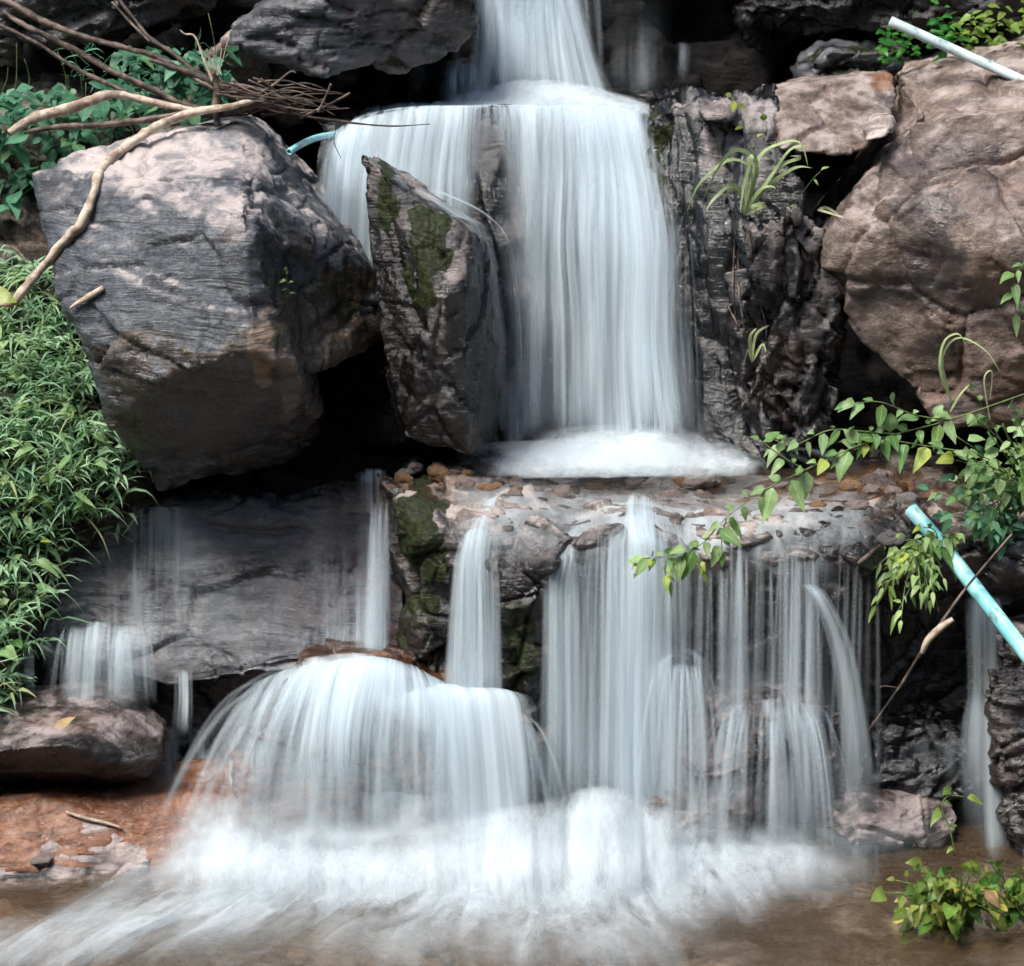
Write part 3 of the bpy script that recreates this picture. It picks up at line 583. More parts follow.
rock("boulder", [([(-60,860,-.2),(0,842,-.18),(55,816,-.14),(85,818,-.14),(120,840,-.16),(152,852,-.19),(150,866,-.22),(60,872,-.26),(-60,876,-.26),(150,885,-.24),(60,890,-.29),(-60,890,-.28)], .12)],
  M_crack, k=69, vox=.006, big=.008, fac=.012, fs=6, blobs=[(70,845,110,30,3,1),(90,862,50,12,1,.7)], label="scaly pale pink rock at the pool edge on the left", cat="rock")
# left bank
rock_sheet("bank", [
  [(-260,60,1.3),(-60,60,1.25),(20,70,1.2),(90,75,1.15),(170,80,1.1),(235,85,1.1)],
  [(-260,130,1.0),(-60,130,.95),(20,140,.9),(90,145,.85),(170,140,.85),(235,130,.9)],
  [(-260,230,.8),(-60,230,.72),(10,230,.66),(50,240,.62),(90,250,.7),(120,260,.8)],
  [(-260,340,.6),(-60,340,.5),(20,340,.46),(70,340,.46),(110,350,.5),(150,360,.6)],
  [(-260,460,.4),(-60,460,.34),(20,460,.34),(80,460,.34),(120,470,.36),(160,480,.5)],
  [(-260,580,.2),(-60,580,.2),(10,580,.24),(40,580,.3),(60,590,.36),(80,600,.4)],
  [(-260,700,.0),(-60,700,.0),(0,700,.1),(20,700,.2),(40,700,.3),(50,700,.36)],
  [(-260,900,-.3),(-60,900,-.2),(0,900,-.1),(20,900,.1),(40,900,.2),(50,900,.3)]], M_soil, step=.012, k=71, big=.05, fac=.03, fine=.008)

from mathutils.bvhtree import BVHTree
def bvh_of(*names):
    V, F, o = [], [], 0
    for ob in sc.objects:
        if ob.type == 'MESH' and ob.name.split('.')[0] in names:
            a = get_co(ob.data) + np.array(ob.location); V.append(a)
            F += [tuple(i + o for i in p.vertices) for p in ob.data.polygons]; o += len(a)
    return BVHTree.FromPolygons([tuple(v) for v in np.concatenate(V)], F)
ROCKS = bvh_of("boulder", "rock_slab", "rock_ledge", "bank", "rock", "cliff")
def surf(px, py, lift=0.0, default=None):
    d = ray(px, py); r = ROCKS.ray_cast(Vector(CAM), Vector(d))
    if r[0] is None: return P(px, py, default if default is not None else .5)
    return np.array(r[0]) - d * lift

# ================================================================== WATER
W1 = veil_mat("silky_water", 0.0, 1.0, 1.0, 1.0)
W2 = veil_mat("silky_water_fine", 17.0, 1.5, 0.8, 0.8, contrast=1.5)
W3 = veil_mat("thin_water_film", 31.0, 1.2, 1.2, 0.85, contrast=1.1)
WF = foam_mat("churning_foam", 5.0)

WF0 = foam_mat("churning_foam_upper", 9.0)
def pool_mat(name, tint, amt, bump, scale):
    N = NT(name); tc = N.n("ShaderNodeTexCoord"); v = N.mapping(tc.outputs["Object"], scale=(1, 2.2, 1))
    n = N.noise(v, scale, 4, 0.6, 0.5)
    bp = N.n("ShaderNodeBump"); bp.inputs["Strength"].default_value = bump; bp.inputs["Distance"].default_value = 0.02; N.l(n, bp.inputs["Height"])
    g = N.n("ShaderNodeBsdfGlossy"); g.inputs["Roughness"].default_value = 0.12; N.l(bp.outputs[0], g.inputs["Normal"])
    t = N.n("ShaderNodeBsdfTransparent"); t.inputs[0].default_value = (1, 1, 1, 1)
    d = N.n("ShaderNodeBsdfDiffuse"); d.inputs[0].default_value = (*tint, 1)
    m0 = N.n("ShaderNodeMixShader"); m0.inputs[0].default_value = amt; N.l(t.outputs[0], m0.inputs[1]); N.l(d.outputs[0], m0.inputs[2])
    fr = N.n("ShaderNodeFresnel"); fr.inputs[0].default_value = 1.33; N.l(bp.outputs[0], fr.inputs["Normal"])
    m = N.n("ShaderNodeMixShader"); N.l(fr.outputs[0], m.inputs[0]); N.l(m0.outputs[0], m.inputs[1]); N.l(g.outputs[0], m.inputs[2]); N.l(m.outputs[0], N.out.inputs[0]); return N.m
M_pool = pool_mat("pool_water", (0.24, 0.16, 0.085), 0.2, 0.8, 20)
M_shelfw = pool_mat("shelf_water", (0.20, 0.14, 0.10), 0.12, 0.5, 22)
rows = [[(x, y, POOLZ + 0.004 * math.sin(x * 9 + y * 5)) for x in np.linspace(-2.6, 2.6, 14)] for y in (0.3, 0.0, -0.4, -0.8, -1.6)]
o = rock_sheet("water", rows, M_pool, step=.02, world=True, big=.004, fac=0, fine=.001, k=81)

def yc(xs, ys, Y, ds): return [(x, y, Y, d) for x, y, d in zip(xs, ys, ds)]
def cols(xs, y, Y, ds): return [(x, y, Y, d) for x, d in zip(xs, ds)] if not hasattr(Y, '__len__') else [(x, y, Yy, d) for x, Yy, d in zip(xs, Y, ds)]
def wfall(name, rows, mats=(None,), **kw):
    mats = [m or W1 for m in mats]
    return tag(veil(name, rows, mats, **kw), kind='structure')

# top fall
x0 = (474, 484, 500, 525, 550, 568, 582)
wfall("waterfall", [cols(x0, -60, 1.36, (0, .5, .8, .9, .8, .5, 0)), cols(x0, -10, 1.34, (0, .5, .8, .9, .8, .45, 0)),
   cols((470, 485, 503, 528, 556, 582, 600), 50, 1.28, (0, .4, .65, .7, .6, .3, 0)),
   cols((450, 475, 500, 530, 565, 595, 625), 104, 1.2, (0, .3, .75, .9, .75, .35, 0))], (W1, W2), layers=2, k=1)
wfall("waterfall", [cols((575, 590, 610, 630, 650, 668, 690), y, Y, d) for y, Y, d in ((-60, 1.4, (0,.08,.05,.05,.05,.03,0)), (10, 1.38, (0,.1,.07,.05,.06,.03,0)), (60, 1.34, (0,.1,.1,.12,.14,.05,0)), (104, 1.25, (0,.15,.15,.15,.14,.08,0)))], (W3,), layers=1, k=2)
for (xa, xb, ya, yb, dd) in ((408, 428, 30, 108, .4), (445, 462, 55, 108, .5), (462, 476, 62, 108, .35), (375, 395, 62, 112, .12), (676, 690, 40, 90, .18)):
    c = (xa + xb) / 2; off = 12 if 440 < xa < 470 else 0
    wfall("waterfall", [[(xa+off,ya,1.3,0),(c+off,ya,1.3,dd*.6),(xb+off,ya,1.3,0)], [(xa+off*.4,(ya*2+yb)/3,1.28,0),(c+off*.4,(ya*2+yb)/3,1.28,dd),(xb+off*.4,(ya*2+yb)/3,1.28,0)], [(xa-6,yb,1.2,0),(c-4,yb,1.2,dd),(xb-4,yb,1.2,0)]], (W3,), layers=1, k=3+int(xa), step=.012)
wfall("foam", [yc((430, 465, 495, 530, 570, 610, 650), ys, Y, d) for ys, Y, d in (((98,92,84,80,84,92,100), 1.16, (0,.1,.3,.4,.3,.1,0)), ((102,98,94,91,94,98,103), 1.13, (0,.4,.8,.95,.8,.4,0)), ((107,105,103,102,103,105,107), 1.08, (.2,.6,.95,1,.9,.6,.2)), ((114,112,111,110,111,112,114), .98, (.1,.4,.6,.7,.6,.4,.2)), ((124,121,120,118,120,121,122), .86, (0,.1,.2,.25,.2,.1,0)))], (WF0, WF0), layers=2, gap=.015, k=55, wob=.02, step=.012, fb=.01, ft=.01)
# low cascade left of the top fall, over a stone
wfall("waterfall", [cols((440, 465, 490, 515), y, Y, d) for y, Y, d in ((62, 1.22, (0,.2,.3,0)), (80, 1.16, (.1,.5,.5,.1)), (106, 1.08, (.2,.6,.7,.3)))], (W2,), layers=1, k=9)

# main fall
XT = (326, 345, 372, 410, 450, 482, 500, 530, 562, 595, 622, 640, 652)
XA = (322, 334, 362, 402, 445, 480, 500, 530, 564, 600, 632, 650, 662)
XB = (312, 324, 352, 395, 440, 478, 502, 528, 562, 602, 640, 662, 676)
XC = (300, 315, 345, 388, 435, 478, 502, 526, 560, 604, 650, 680, 700)
wfall("waterfall", [
   yc(XT, (132, 116, 108, 104, 103, 102, 102, 102, 102, 102, 104, 107, 112), 1.2, (0, .2, .4, .5, .7, .9, 1.0, 1, 1, .9, .6, .3, 0)),
   yc(XT, (144, 126, 115, 110, 108, 108, 108, 108, 108, 108, 110, 114, 121), 1.0, (0, .5, .7, .8, .8, .8, .8, .95, .95, .95, .8, .5, 0)),
   yc(XT, (156, 136, 121, 114, 112, 112, 112, 112, 112, 112, 114, 119, 130), .84, (0, .7, .8, .8, .6, .25, .25, .6, .82, .92, .95, .7, 0)),
   cols(XA, 170, .755, (0, .52, .6, .7, .42, .04, .04, .34, .56, .76, .98, .72, 0)),
   cols(XB, 250, .67, (0, .45, .46, .42, .2, .03, .05, .15, .32, .6, .95, .55, 0)),
   cols(XB, 340, .62, (0, .45, .46, .4, .26, .08, .1, .16, .32, .58, .9, .5, 0)),
   cols(XC, 446, .55, (0, .4, .5, .5, .3, .15, .18, .24, .42, .76, 1.0, .65, 0))], (W1, W2), layers=2, gap=.02, k=11, wob=.016, ft=.012)
WS = strand_mat()
def sp_main(r):
    x = r.choice([r.uniform(330, 480), r.gauss(610, 30), r.gauss(570, 55), r.uniform(500, 655)]); x = min(655, max(330, x)); wt = .06 if 468 < x < 520 else (.5 if x < 575 else 1)
    return P(x, 116 + abs(x - 500) * .05, .8), (r.gauss((x - 560) / 100 * .12 + .06, .05), -r.uniform(.25, .55), -r.uniform(.1, .6)), wt
ribbons("waterfall", sp_main, 340, WS, seed=3, a0=.24, w0=.008, w1=.03, zend=lambda s: -.10, seg=10)
def sp_edge(r):
    x = r.uniform(640, 690); y = 118 + (x - 640) * r.uniform(2, 6)
    return P(x, min(y, 340), .62), (r.uniform(.02, .14), -r.uniform(.05, .2), -r.uniform(.2, 1)), .7
ribbons("waterfall", sp_edge, 90, WS, seed=4, a0=.13, w0=.005, w1=.018, zend=lambda s: -.10, seg=8)
def sp_top(r):
    x = r.gauss(530, 22); return P(x, -50, 1.33), (r.gauss((x - 526) / 100 * .28, .05), -r.uniform(.0, .25), -r.uniform(.3, 1)), 1
ribbons("waterfall", sp_top, 200, WS, seed=5, a0=.25, w0=.008, w1=.022, zend=lambda s: .84, seg=8)
# spray skirt to its right, over the wet wall
wfall("waterfall", [cols((655, 672, 690, 712), y, Y, d) for y, Y, d in ((200, .6, (.3,.1,.0,0)), (300, .56, (.4,.2,.06,0)), (400, .52, (.5,.28,.12,0)), (446, .48, (.6,.4,.2,0)))], (W3,), layers=1, k=12)
# water sliding over the triangular rock's shoulder
wfall("waterfall", [[(400,190,.47,0),(420,188,.5,.35),(440,190,.52,.4)], [(440,214,.44,.1),(462,213,.46,.5),(490,215,.5,.4)], [(466,232,.44,.1),(486,236,.46,.4),(512,250,.5,.3)], [(478,330,.46,0),(498,330,.47,.3),(520,330,.52,.2)], [(478,440,.46,0),(500,440,.47,.25),(522,440,.52,.2)]], (W3,), layers=1, k=13, wob=.004)

# froth where the main fall lands: puffed mound + mist
XF = (462, 490, 520, 560, 600, 640, 680, 715, 745, 765)
wfall("foam", [
   yc(XF, (452, 446, 436, 428, 424, 424, 428, 438, 448, 458), .62, (0, 0, .0, .15, .25, .3, .25, .1, 0, 0)),
   yc(XF, (456, 452, 444, 437, 433, 433, 437, 445, 452, 460), .57, (0, .0, .08, .25, .5, .65, .45, .2, .02, 0)),
   yc(XF, (460, 457, 452, 447, 445, 445, 447, 452, 457, 462), .50, (0, .06, .25, .55, .8, .95, .75, .45, .15, .0)),
   cols(XF, 463, (.44,)*10, (.0, .18, .45, .7, .9, 1, .9, .65, .35, .05)),
   cols(XF, 470, (.40,)*10, (0, .15, .35, .45, .5, .5, .5, .4, .25, 0)),
   cols(XF, 479, (.32,)*10, (0, .05, .15, .25, .3, .3, .25, .2, .1, 0))], (WF, WF), layers=2, gap=.02, k=14, wob=.02, step=.010, fb=.025, ft=.015)
def sp_spl(r):
    x = r.gauss(605, 55); return P(x, 455, .5), (r.gauss((x - 605) / 100 * .5, .25), -r.uniform(0, .5), r.uniform(.2, .95)), 1
ribbons("foam", sp_spl, 300, WS, seed=6, a0=.13, w0=.01, w1=.03, zend=lambda s: -.11, seg=8)

# thin water over the shelf
XS = (395, 430, 470, 510, 560, 610, 660, 710, 760, 810, 860, 920, 1000)
o = rock_sheet("water", [[(x, y, z) for x in (-.5, -.2, .2, .6, 1.0, 1.6)] for y, z in ((.95, -.095), (.6, -.098), (.35, -.108), (.18, -.125))], M_shelfw, step=.012, world=True, big=.006, fac=0, fine=.0015, k=82)

# falls below the shelf
def fall(x_rows, ys, Ys, ds, mats=(None,), arch=0, **kw):
    if arch:
        n, m = len(ys), len(x_rows[0]); sh = [(2 * j / (m - 1) - 1) ** 2 for j in range(m)]
        ys = [[y + arch * (1 - i / (n - 1)) ** 1.5 * (q - .15 + .25 * math.sin(j * 2.4 + i)) for j, q in enumerate(sh)] for i, y in enumerate(ys)]
        rows_ = []
        for x, y, Y, d in zip(x_rows, ys, Ys, ds):
            YY = Y if hasattr(Y, '__len__') else [Y] * m
            rows_.append([(a, b, c_, e) for a, b, c_, e in zip(x, y, YY, d)])
        return wfall("waterfall", rows_, mats, **kw)
    return wfall("waterfall", [cols(x, y, Y, d) for x, y, Y, d in zip(x_rows, ys, Ys, ds)], mats, **kw)
fall([(472,488,500,512),(462,474,490,505),(452,466,484,500),(446,462,484,502),(438,458,484,506)], (498,525,565,640,722), (.26,.05,-.02,-.04,-.06),
     [(0,.3,.35,0),(0,.6,.5,0),(0,.75,.55,0),(0,.6,.5,0),(0,.65,.55,0)], (W1,W2), layers=2, k=16, jit=.006, arch=10, ft=.08)
fall([(548,565,582,600)]*2+[(542,562,582,602)]*3, (530,560,600,700,812), (.05,-.04,-.05,-.06,-.08), [(0,.2,.12,.0),(.05,.3,.12,.03),(.05,.38,.15,.03),(.05,.36,.18,.06),(.05,.36,.25,.1)], (W1,W2), layers=2, k=17, arch=14)
fall([(600,622,640,662,690),(596,618,640,665,692),(590,612,640,668,700),(586,612,640,668,704),(580,610,640,672,710)], (500,530,570,680,815), (.24,.0,-.06,-.09,-.12),
     [(0,.1,.6,.2,0),(.0,.2,.8,.35,0),(.0,.26,.8,.4,.0),(.05,.35,.72,.38,.05),(.1,.45,.7,.4,.1)], (W1,W2), layers=2, k=18, arch=20, ft=.08)
XW = (672, 700, 730, 762, 790, 815, 840, 868, 890)
fall([XW]*5, (545,575,620,720,860), (.02,-.05,-.07,-.09,-.10), [(0,.05,.05,.06,.05,.1,.03,.02,0),(0,.06,.1,.05,.08,.16,.04,.02,0),(.05,.05,.1,.04,.1,.1,.04,.03,0),(.05,.05,.1,.04,.08,.08,.05,.05,0),(.1,.12,.12,.1,.12,.12,.1,.1,0)], (W3,), layers=1, k=19, ft=.08)
fall([(800,808,818),(812,822,832),(828,842,855),(838,854,872),(842,864,890)], (584,600,650,740,862), (-.03,-.09,-.12,-.13,-.14), [(0,.6,0),(0,.6,0),(0,.55,0),(0,.45,0),(0,.4,0)], (W1,), layers=1, k=20, step=.01, jit=.004)
# second tier: little domes over the stepped rock
fall([(652,665,684,704,712)]*1+[(645,660,684,706,716),(640,660,684,706,720),(636,660,684,706,724)], (652,668,720,800), (-.06,-.15,-.2,-.24), [(0,.2,.35,.2,0),(.05,.2,.4,.15,0),(.0,.1,.25,.1,0),(.0,.1,.2,.1,0)], (W3,), layers=1, k=22, arch=15, ft=.05)
fall([(722,745,775,805,828),(714,742,775,806,832),(706,740,775,808,836),(700,738,775,810,838)], (700,714,770,862), (-.08,-.16,-.2,-.22), [(0,.2,.35,.25,0),(.05,.15,.35,.2,0),(.0,.1,.2,.06,0),(.0,.1,.2,.06,0)], (W3,W3), layers=1, k=23, arch=7, ft=.05)
fall([(660,700,740,790,840,880,900)]*3, (842,856,884), (-.22,-.26,-.3), [(0,.2,.2,.15,.1,.1,0),(.2,.4,.35,.25,.2,.15,0),(.5,.6,.5,.4,.3,.2,0)], (W1,), layers=1, k=24)
# right edge stream
fall([(962,975,988,1000),(964,977,990,1003),(966,978,992,1006),(958,976,994,1012),(960,978,998,1014)], (596,620,690,740,870), (.1,.02,.0,-.04,-.08), [(0,.15,.2,0),(0,.35,.35,0),(0,.42,.3,0),(0,.45,.4,0),(0,.3,.35,0)], (W1,), layers=1, k=25)
fall([(900,925,950,975,1000)]*3, (738,760,800), (-.0,-.02,-.04), [(0,.1,.16,.2,0),(.05,.16,.2,.25,.1),(0,.1,.14,.2,0)], (W3,), layers=1, k=26)
# film on the left slab
XL = (40, 75, 110, 150, 190, 240, 290, 340, 372, 392)
fall([(352,366,380,390)]*4, (468,520,590,668), (.44,.36,.26,.12), [(0,.3,.35,0),(0,.35,.4,0),(0,.35,.6,.1),(0,.5,1.0,.3)], (W2,), layers=1, k=28)
fall([(68,85,105,130,152),(62,82,104,130,152),(52,76,102,130,154)], (622,650,726), (.2,.12,.06), [(0,.2,.3,.2,0),(0,.35,.4,.25,0),(0,.3,.3,.2,0)], (W1,W3), layers=2, k=29, arch=5, ft=.06)
fall([(8,25,40,58)]*3, (640,670,708), (.2,.14,.1), [(0,.25,.3,0),(0,.35,.4,0),(0,.3,.3,0)], (W3,), layers=1, k=30)
fall([(172,184,196),(172,184,196),(166,181,196)], (668,700,742), (.12,.1,.06), [(0,.4,0),(0,.5,0),(0,.5,0)], (W2,), layers=1, k=31, step=.01)
# the fan over the red rock
FX = [(268,300,340,375,410,450,490,515), (250,285,325,370,412,458,505,535), (228,268,315,365,415,466,515,548), (208,252,305,360,416,470,518,550), (190,240,298,358,416,472,520,552), (175,228,290,355,416,472,520,554)]
FY = [(680,667,660,656,664,684,698,712), (686,672,666,662,672,692,706,722), (718,700,694,690,698,714,730,748), (756,744,738,736,742,752,764,776), (796,790,788,786,790,794,800,806), (850,850,850,850,850,850,850,850)]
FD = ((.0,.0,.0,.0,.0,-.02,-.03,-.03), (-.04,-.06,-.07,-.08,-.08,-.07,-.07,-.06), (-.08,-.11,-.13,-.14,-.14,-.13,-.11,-.1), (-.1,-.15,-.18,-.2,-.2,-.18,-.15,-.12), (-.13,-.17,-.2,-.23,-.23,-.2,-.17,-.15), (-.15,-.19,-.22,-.25,-.25,-.23,-.2,-.16))
FS = .82
FA = [(0,.1,.3,.7,.4,.1,.1,0),(.0,.4,.8,.95,.8,.3,.15,0),(.05,.45,.75,.8,.6,.5,.25,.0),(.0,.22,.42,.42,.28,.42,.28,.0),(.0,.12,.22,.2,.14,.26,.16,.0),(.0,.1,.16,.12,.1,.2,.14,.0)]
wfall("waterfall", [[(x, y, d, e * (FS if e < .9 else .95)) for x, y, d, e in zip(*r)] for r in zip(FX, FY, FD, FA)], (W1, W2), layers=2, k=32, gap=.018, fb=.12)
fall([(380,410,440,470,500,520)]*1+[(376,410,445,480,512,536),(374,410,448,486,520,548),(372,410,450,490,526,552)], (686,698,750,835), (-.1,-.16,-.21,-.25), [(0,.4,.6,.6,.4,0),(.1,.6,.8,.8,.6,0),(.1,.4,.6,.6,.5,0),(.1,.4,.6,.6,.6,.1)], (W1,), layers=1, k=33, arch=10, fb=.14)
def sp_fan(r):
    x = r.gauss(352, 38); x = min(440, max(262, x)); y = 662 + max(0, 310 - x) * .35 + max(0, x - 388) * .5 + r.uniform(-3, 20)
    return P(x, y, -.05), (r.gauss((x - 378) / 100 * .85, .16), -r.uniform(.1, .7), r.uniform(-.9, .25)), 1
ribbons("waterfall", sp_fan, 460, WS, seed=7, a0=.23, w0=.010, w1=.026, seg=12)
def sp_fan2(r):
    x = r.gauss(462, 34); x = min(525, max(390, x)); y = 696 + (x - 440) * .22 + r.uniform(-3, 14)
    return P(x, y, -.07), (r.gauss((x - 458) / 100 * .45, .09), -r.uniform(.15, .6), r.uniform(-.5, .35)), 1
ribbons("waterfall", sp_fan2, 240, WS, seed=8, a0=.28, w0=.009, w1=.022, seg=12)
def sp_feed(r):
    x = r.uniform(370, 388); return P(x, r.choice([500, 560, 600]), .26), (r.gauss(-.02, .03), -r.uniform(.2, .9), -r.uniform(.2, .8)), 1
ribbons("waterfall", sp_feed, 60, WS, seed=9, a0=.3, w0=.006, w1=.03, zend=lambda s: PZ(370, 668, 0)[2] * 0 - .52, seg=8)
CL = [(556, 5, .9), (572, 6, .5), (590, 4, .4), (612, 7, 1), (632, 10, 1.3), (655, 8, 1.1), (676, 6, .5), (704, 4, .45), (722, 7, .5), (741, 3, .6), (764, 5, .35), (784, 5, .7), (797, 4, 1), (812, 4, .5), (845, 8, .35), (868, 5, .3), (470, 8, .7), (488, 6, .6)]
CW = [q[2] for q in CL]
def sp_mid(r):
    m_, s_, w_ = r.choices(CL, CW)[0]; x = r.gauss(m_, s_)
    return P(x, r.uniform(538, 572) - (18 if 595 < m_ < 665 else 0), -.02), (r.gauss((x - m_) / 100 * .3, .03), -r.uniform(.08, .45), -r.uniform(.1, .9)), min(1, .5 + w_ * .5)
ribbons("waterfall", sp_mid, 330, WS, seed=10, a0=.32, w0=.006, w1=.022, seg=10)
def sp_tier(r):
    q = r.random()
    if q < .4: x = r.gauss(682, 14); y = 664 + ((x - 682) / 25) ** 2 * 10; k_ = 682
    else: x = r.choice([r.gauss(742, 8), r.gauss(775, 5), r.gauss(800, 9), r.uniform(722, 826)]); x = min(828, max(718, x)); y = 706 + abs(x - 780) * .08 + r.uniform(-3, 8); k_ = 772
    return P(x, y, -.1), (r.gauss((x - k_) / 100 * .5, .06), -r.uniform(.1, .5), r.uniform(-.4, .3)), 1
ribbons("waterfall", sp_tier, 200, WS, seed=11, a0=.26, w0=.006, w1=.018, seg=10)
def sp_left(r):
    x = r.uniform(64, 150); return P(x, 632 + r.uniform(-6, 6), .17), (r.gauss((x - 112) / 100 * .25, .05), -r.uniform(.1, .4), r.uniform(-.6, .1)), 1
ribbons("waterfall", sp_left, 130, WS, seed=12, a0=.26, w0=.004, w1=.012, zend=lambda s: -.62, seg=8)
# rapids left of the fan
wfall("water", [[(160,745,-.90,0),(200,735,-.90,.2),(240,730,-.9,.35)], [(165,762,-.91,0),(215,760,-.91,.35),(260,765,-.91,.4)], [(170,785,-.92,0),(225,785,-.92,.3),(280,790,-.92,.4)], [(190,805,-.92,0),(240,805,-.92,.15),(300,810,-.92,.3)]], (W3,), layers=1, k=34, gz=True)

# foam on the pool
def frow(y, xs, z, ds): return [(x, y, z, d) for x, d in zip(xs, ds)]
drape("foam", [[(x, y + o, d) for x, o, d in zip((262, 310, 360, 410, 460, 520), (16, 4, 0, 12, 34, 54), ds)] for y, ds in ((652, (0, .3, .7, .4, .1, 0)), (672, (.2, .8, 1, .9, .6, .2)), (692, (.1, .5, .7, .6, .7, .3)), (716, (.0, .15, .3, .2, .3, .0)))], WF, k=47, lift=.05, fb=.03)
wfall("foam", [
   frow(812, (190, 250, 310, 370, 430, 490, 550, 610, 670, 730, 800, 880), -.86, (0,)*12),
   frow(834, (150, 230, 300, 365, 430, 495, 560, 625, 690, 750, 820, 900), -.885, (0,)*12),
   frow(858, (120, 210, 285, 355, 425, 500, 570, 640, 705, 770, 835, 900), -.915, (.0,.2,.3,.3,.35,.4,.4,.4,.35,.25,.1,0)),
   frow(885, (80, 175, 260, 340, 420, 500, 580, 655, 730, 790, 850, 905), -.935, (.05,.35,.5,.55,.6,.68,.7,.6,.42,.25,.1,0)),
   frow(912, (30, 130, 220, 310, 400, 500, 590, 670, 750, 810, 870, 920), -.942, (.05,.4,.42,.3,.35,.45,.4,.3,.15,.05,.0,0)),
   frow(940, (-20, 80, 170, 275, 380, 490, 600, 690, 770, 835, 890, 940), -.943, (.22,.4,.18,.14,.18,.26,.24,.12,.0,.0,.0,0)),
   frow(990, (-90, 10, 110, 240, 370, 490, 610, 710, 790, 860, 920, 960), -.944, (.15,.2,.06,.05,.08,.14,.14,.05,.0,0,0,0))],
   (WF, WF), layers=2, gap=.012, k=35, gz=True, wob=.035, step=.014, usc=1.3, ft=.09)
def sp_burst(r):
    q = r.random(); x = r.gauss(600, 50) if q < .5 else r.uniform(220, 860)
    return P(x, 835, -.12), (r.gauss((x - 560) / 100 * .3, .35), -r.uniform(.1, 1.0), r.uniform(.2, 1.3 if q < .5 else .8)), (1 if q < .5 else .6)
ribbons("foam", sp_burst, 900, WS, seed=13, a0=.085, w0=.016, w1=.06, seg=10)
SX = (150, 205, 260, 320, 380, 440, 500, 555, 605, 655, 710, 770, 830, 885)
SO = (22, 10, 4, 6, 10, 4, -2, -14, -24, -10, 2, 8, 14, 20)
def srow(y, Y, k_, ds): return [(x, y + o * k_, Y, d) for x, o, d in zip(SX, SO, ds)]
wfall("foam", [srow(806, -.27, 1, (0,)*14), srow(822, -.29, 1, (0,.1,.16,.12,.12,.2,.3,.4,.55,.3,.15,.08,.03,0)),
   srow(838, -.31, 1, (.0,.28,.36,.32,.32,.42,.55,.68,.85,.55,.32,.2,.12,0)), srow(856, -.335, .7, (.05,.38,.5,.52,.54,.62,.72,.82,.85,.68,.48,.32,.2,0)),
   srow(876, -.37, .4, (.05,.25,.36,.42,.45,.5,.58,.6,.6,.5,.36,.22,.12,.0)), srow(900, -.42, .2, (.0,.1,.14,.16,.18,.2,.22,.24,.2,.15,.1,.05,.0,0)), srow(925, -.5, 0, (0,)*14)],
   (WF, WF), layers=2, gap=.025, k=71, wob=.035, step=.012, ft=.02, fb=.03, usc=1.3)
# films that cling to the stone
drape("water", [[(x, y, d) for x, d in zip((430, 520, 600, 680, 760, 840, 900), ds)] for y, ds in ((474, (0, .1, .2, .22, .2, .1, 0)), (500, (0, .3, .4, .42, .4, .15, 0)), (530, (0, .38, .52, .55, .52, .3, 0)), (585, (0, .15, .35, .35, .35, .2, 0)))], WF, k=41, fb=.07)
drape("water", [[(x, y, d) for x, d in zip((640, 690, 740, 790, 840, 880), ds)] for y, ds in ((640, (0, .06, .06, .06, .05, 0)), (700, (0, .15, .2, .15, .1, 0)), (760, (.1, .15, .15, .1, .05, 0)), (845, (.2, .3, .3, .2, .2, 0)))], W3, k=42, fb=.02)
drape("water", [[(x, y, d) for x, d in zip((60, 110, 160, 220, 290, 340, 385), ds)] for y, ds in ((505, (0, .12, .34, .03, .03, .15, .1)), (560, (.05, .16, .36, .05, .05, .2, .3)), (610, (.1, .18, .2, .08, .1, .25, .3)), (648, (.05, .14, .1, .08, .1, .3, .3)))], W3, k=43, lift=.008)
drape("foam", [[(x, y, d) for x, d in zip((150, 215, 280, 350, 430, 520), ds)] for y, ds in ((790, (0, .1, .2, .2, .3, 0)), (820, (0, .4, .5, .5, .6, .3)), (845, (.1, .7, .8, .8, .9, .8)), (880, (.0, .6, .8, .9, .9, .9)))], WF, k=44, lift=.03, fb=.0)
drape("waterfall", [[(x, y + o, d) for x, o, d in zip((230, 280, 340, 400, 460, 530), oo, ds)] for y, oo, ds in ((658, (30, 10, 0, 8, 34, 50), (0, .1, .2, .1, .1, 0)), (690, (20, 8, 0, 5, 22, 30), (.0, .3, .4, .3, .2, .0)), (760, (0,)*6, (.1, .16, .2, .12, .2, .1)), (840, (0,)*6, (.1, .16, .2, .16, .2, .15)))], W2, k=45, lift=.015)
drape("water", [[(x, y, d) for x, d in zip((150, 190, 230, 270), ds)] for y, ds in ((725, (0, .2, .3, .2)), (755, (.1, .45, .4, .4)), (790, (0, .3, .3, .3)))], W3, k=46, lift=.012)

# spray: real, very thin volumes hanging over the landing places
def mist(c, size, dens, k):
    bm = bmesh.new(); bmesh.ops.create_icosphere(bm, subdivisions=4, radius=1.0)
    me = bpy.data.meshes.new("mist"); bm.to_mesh(me); bm.free(); co = get_co(me)
    co = co * (1 + 0.35 * fbm(co * 1.6, k, 3))[:, None] * np.array(size); set_co(me, co)
    N = NT("spray_air"); v = N.n("ShaderNodeVolumePrincipled"); v.inputs["Color"].default_value = (.95, .97, 1, 1); v.inputs["Density"].default_value = dens; v.inputs["Anisotropy"].default_value = 0.2
    N.l(v.outputs[0], N.out.inputs["Volume"])
    o = link("mist", me, N.m); o.location = Vector(c); tag(o, kind='stuff', label="white spray hanging where falling water lands")
    return o
mist(P(612, 452, .45), (.30, .10, .04), 4, 1)
# ================================================================== THINGS
def on(pts, lift):  # lay (px, py) points on the stone they cover
    return [surf(x, y, lift) for x, y in pts]

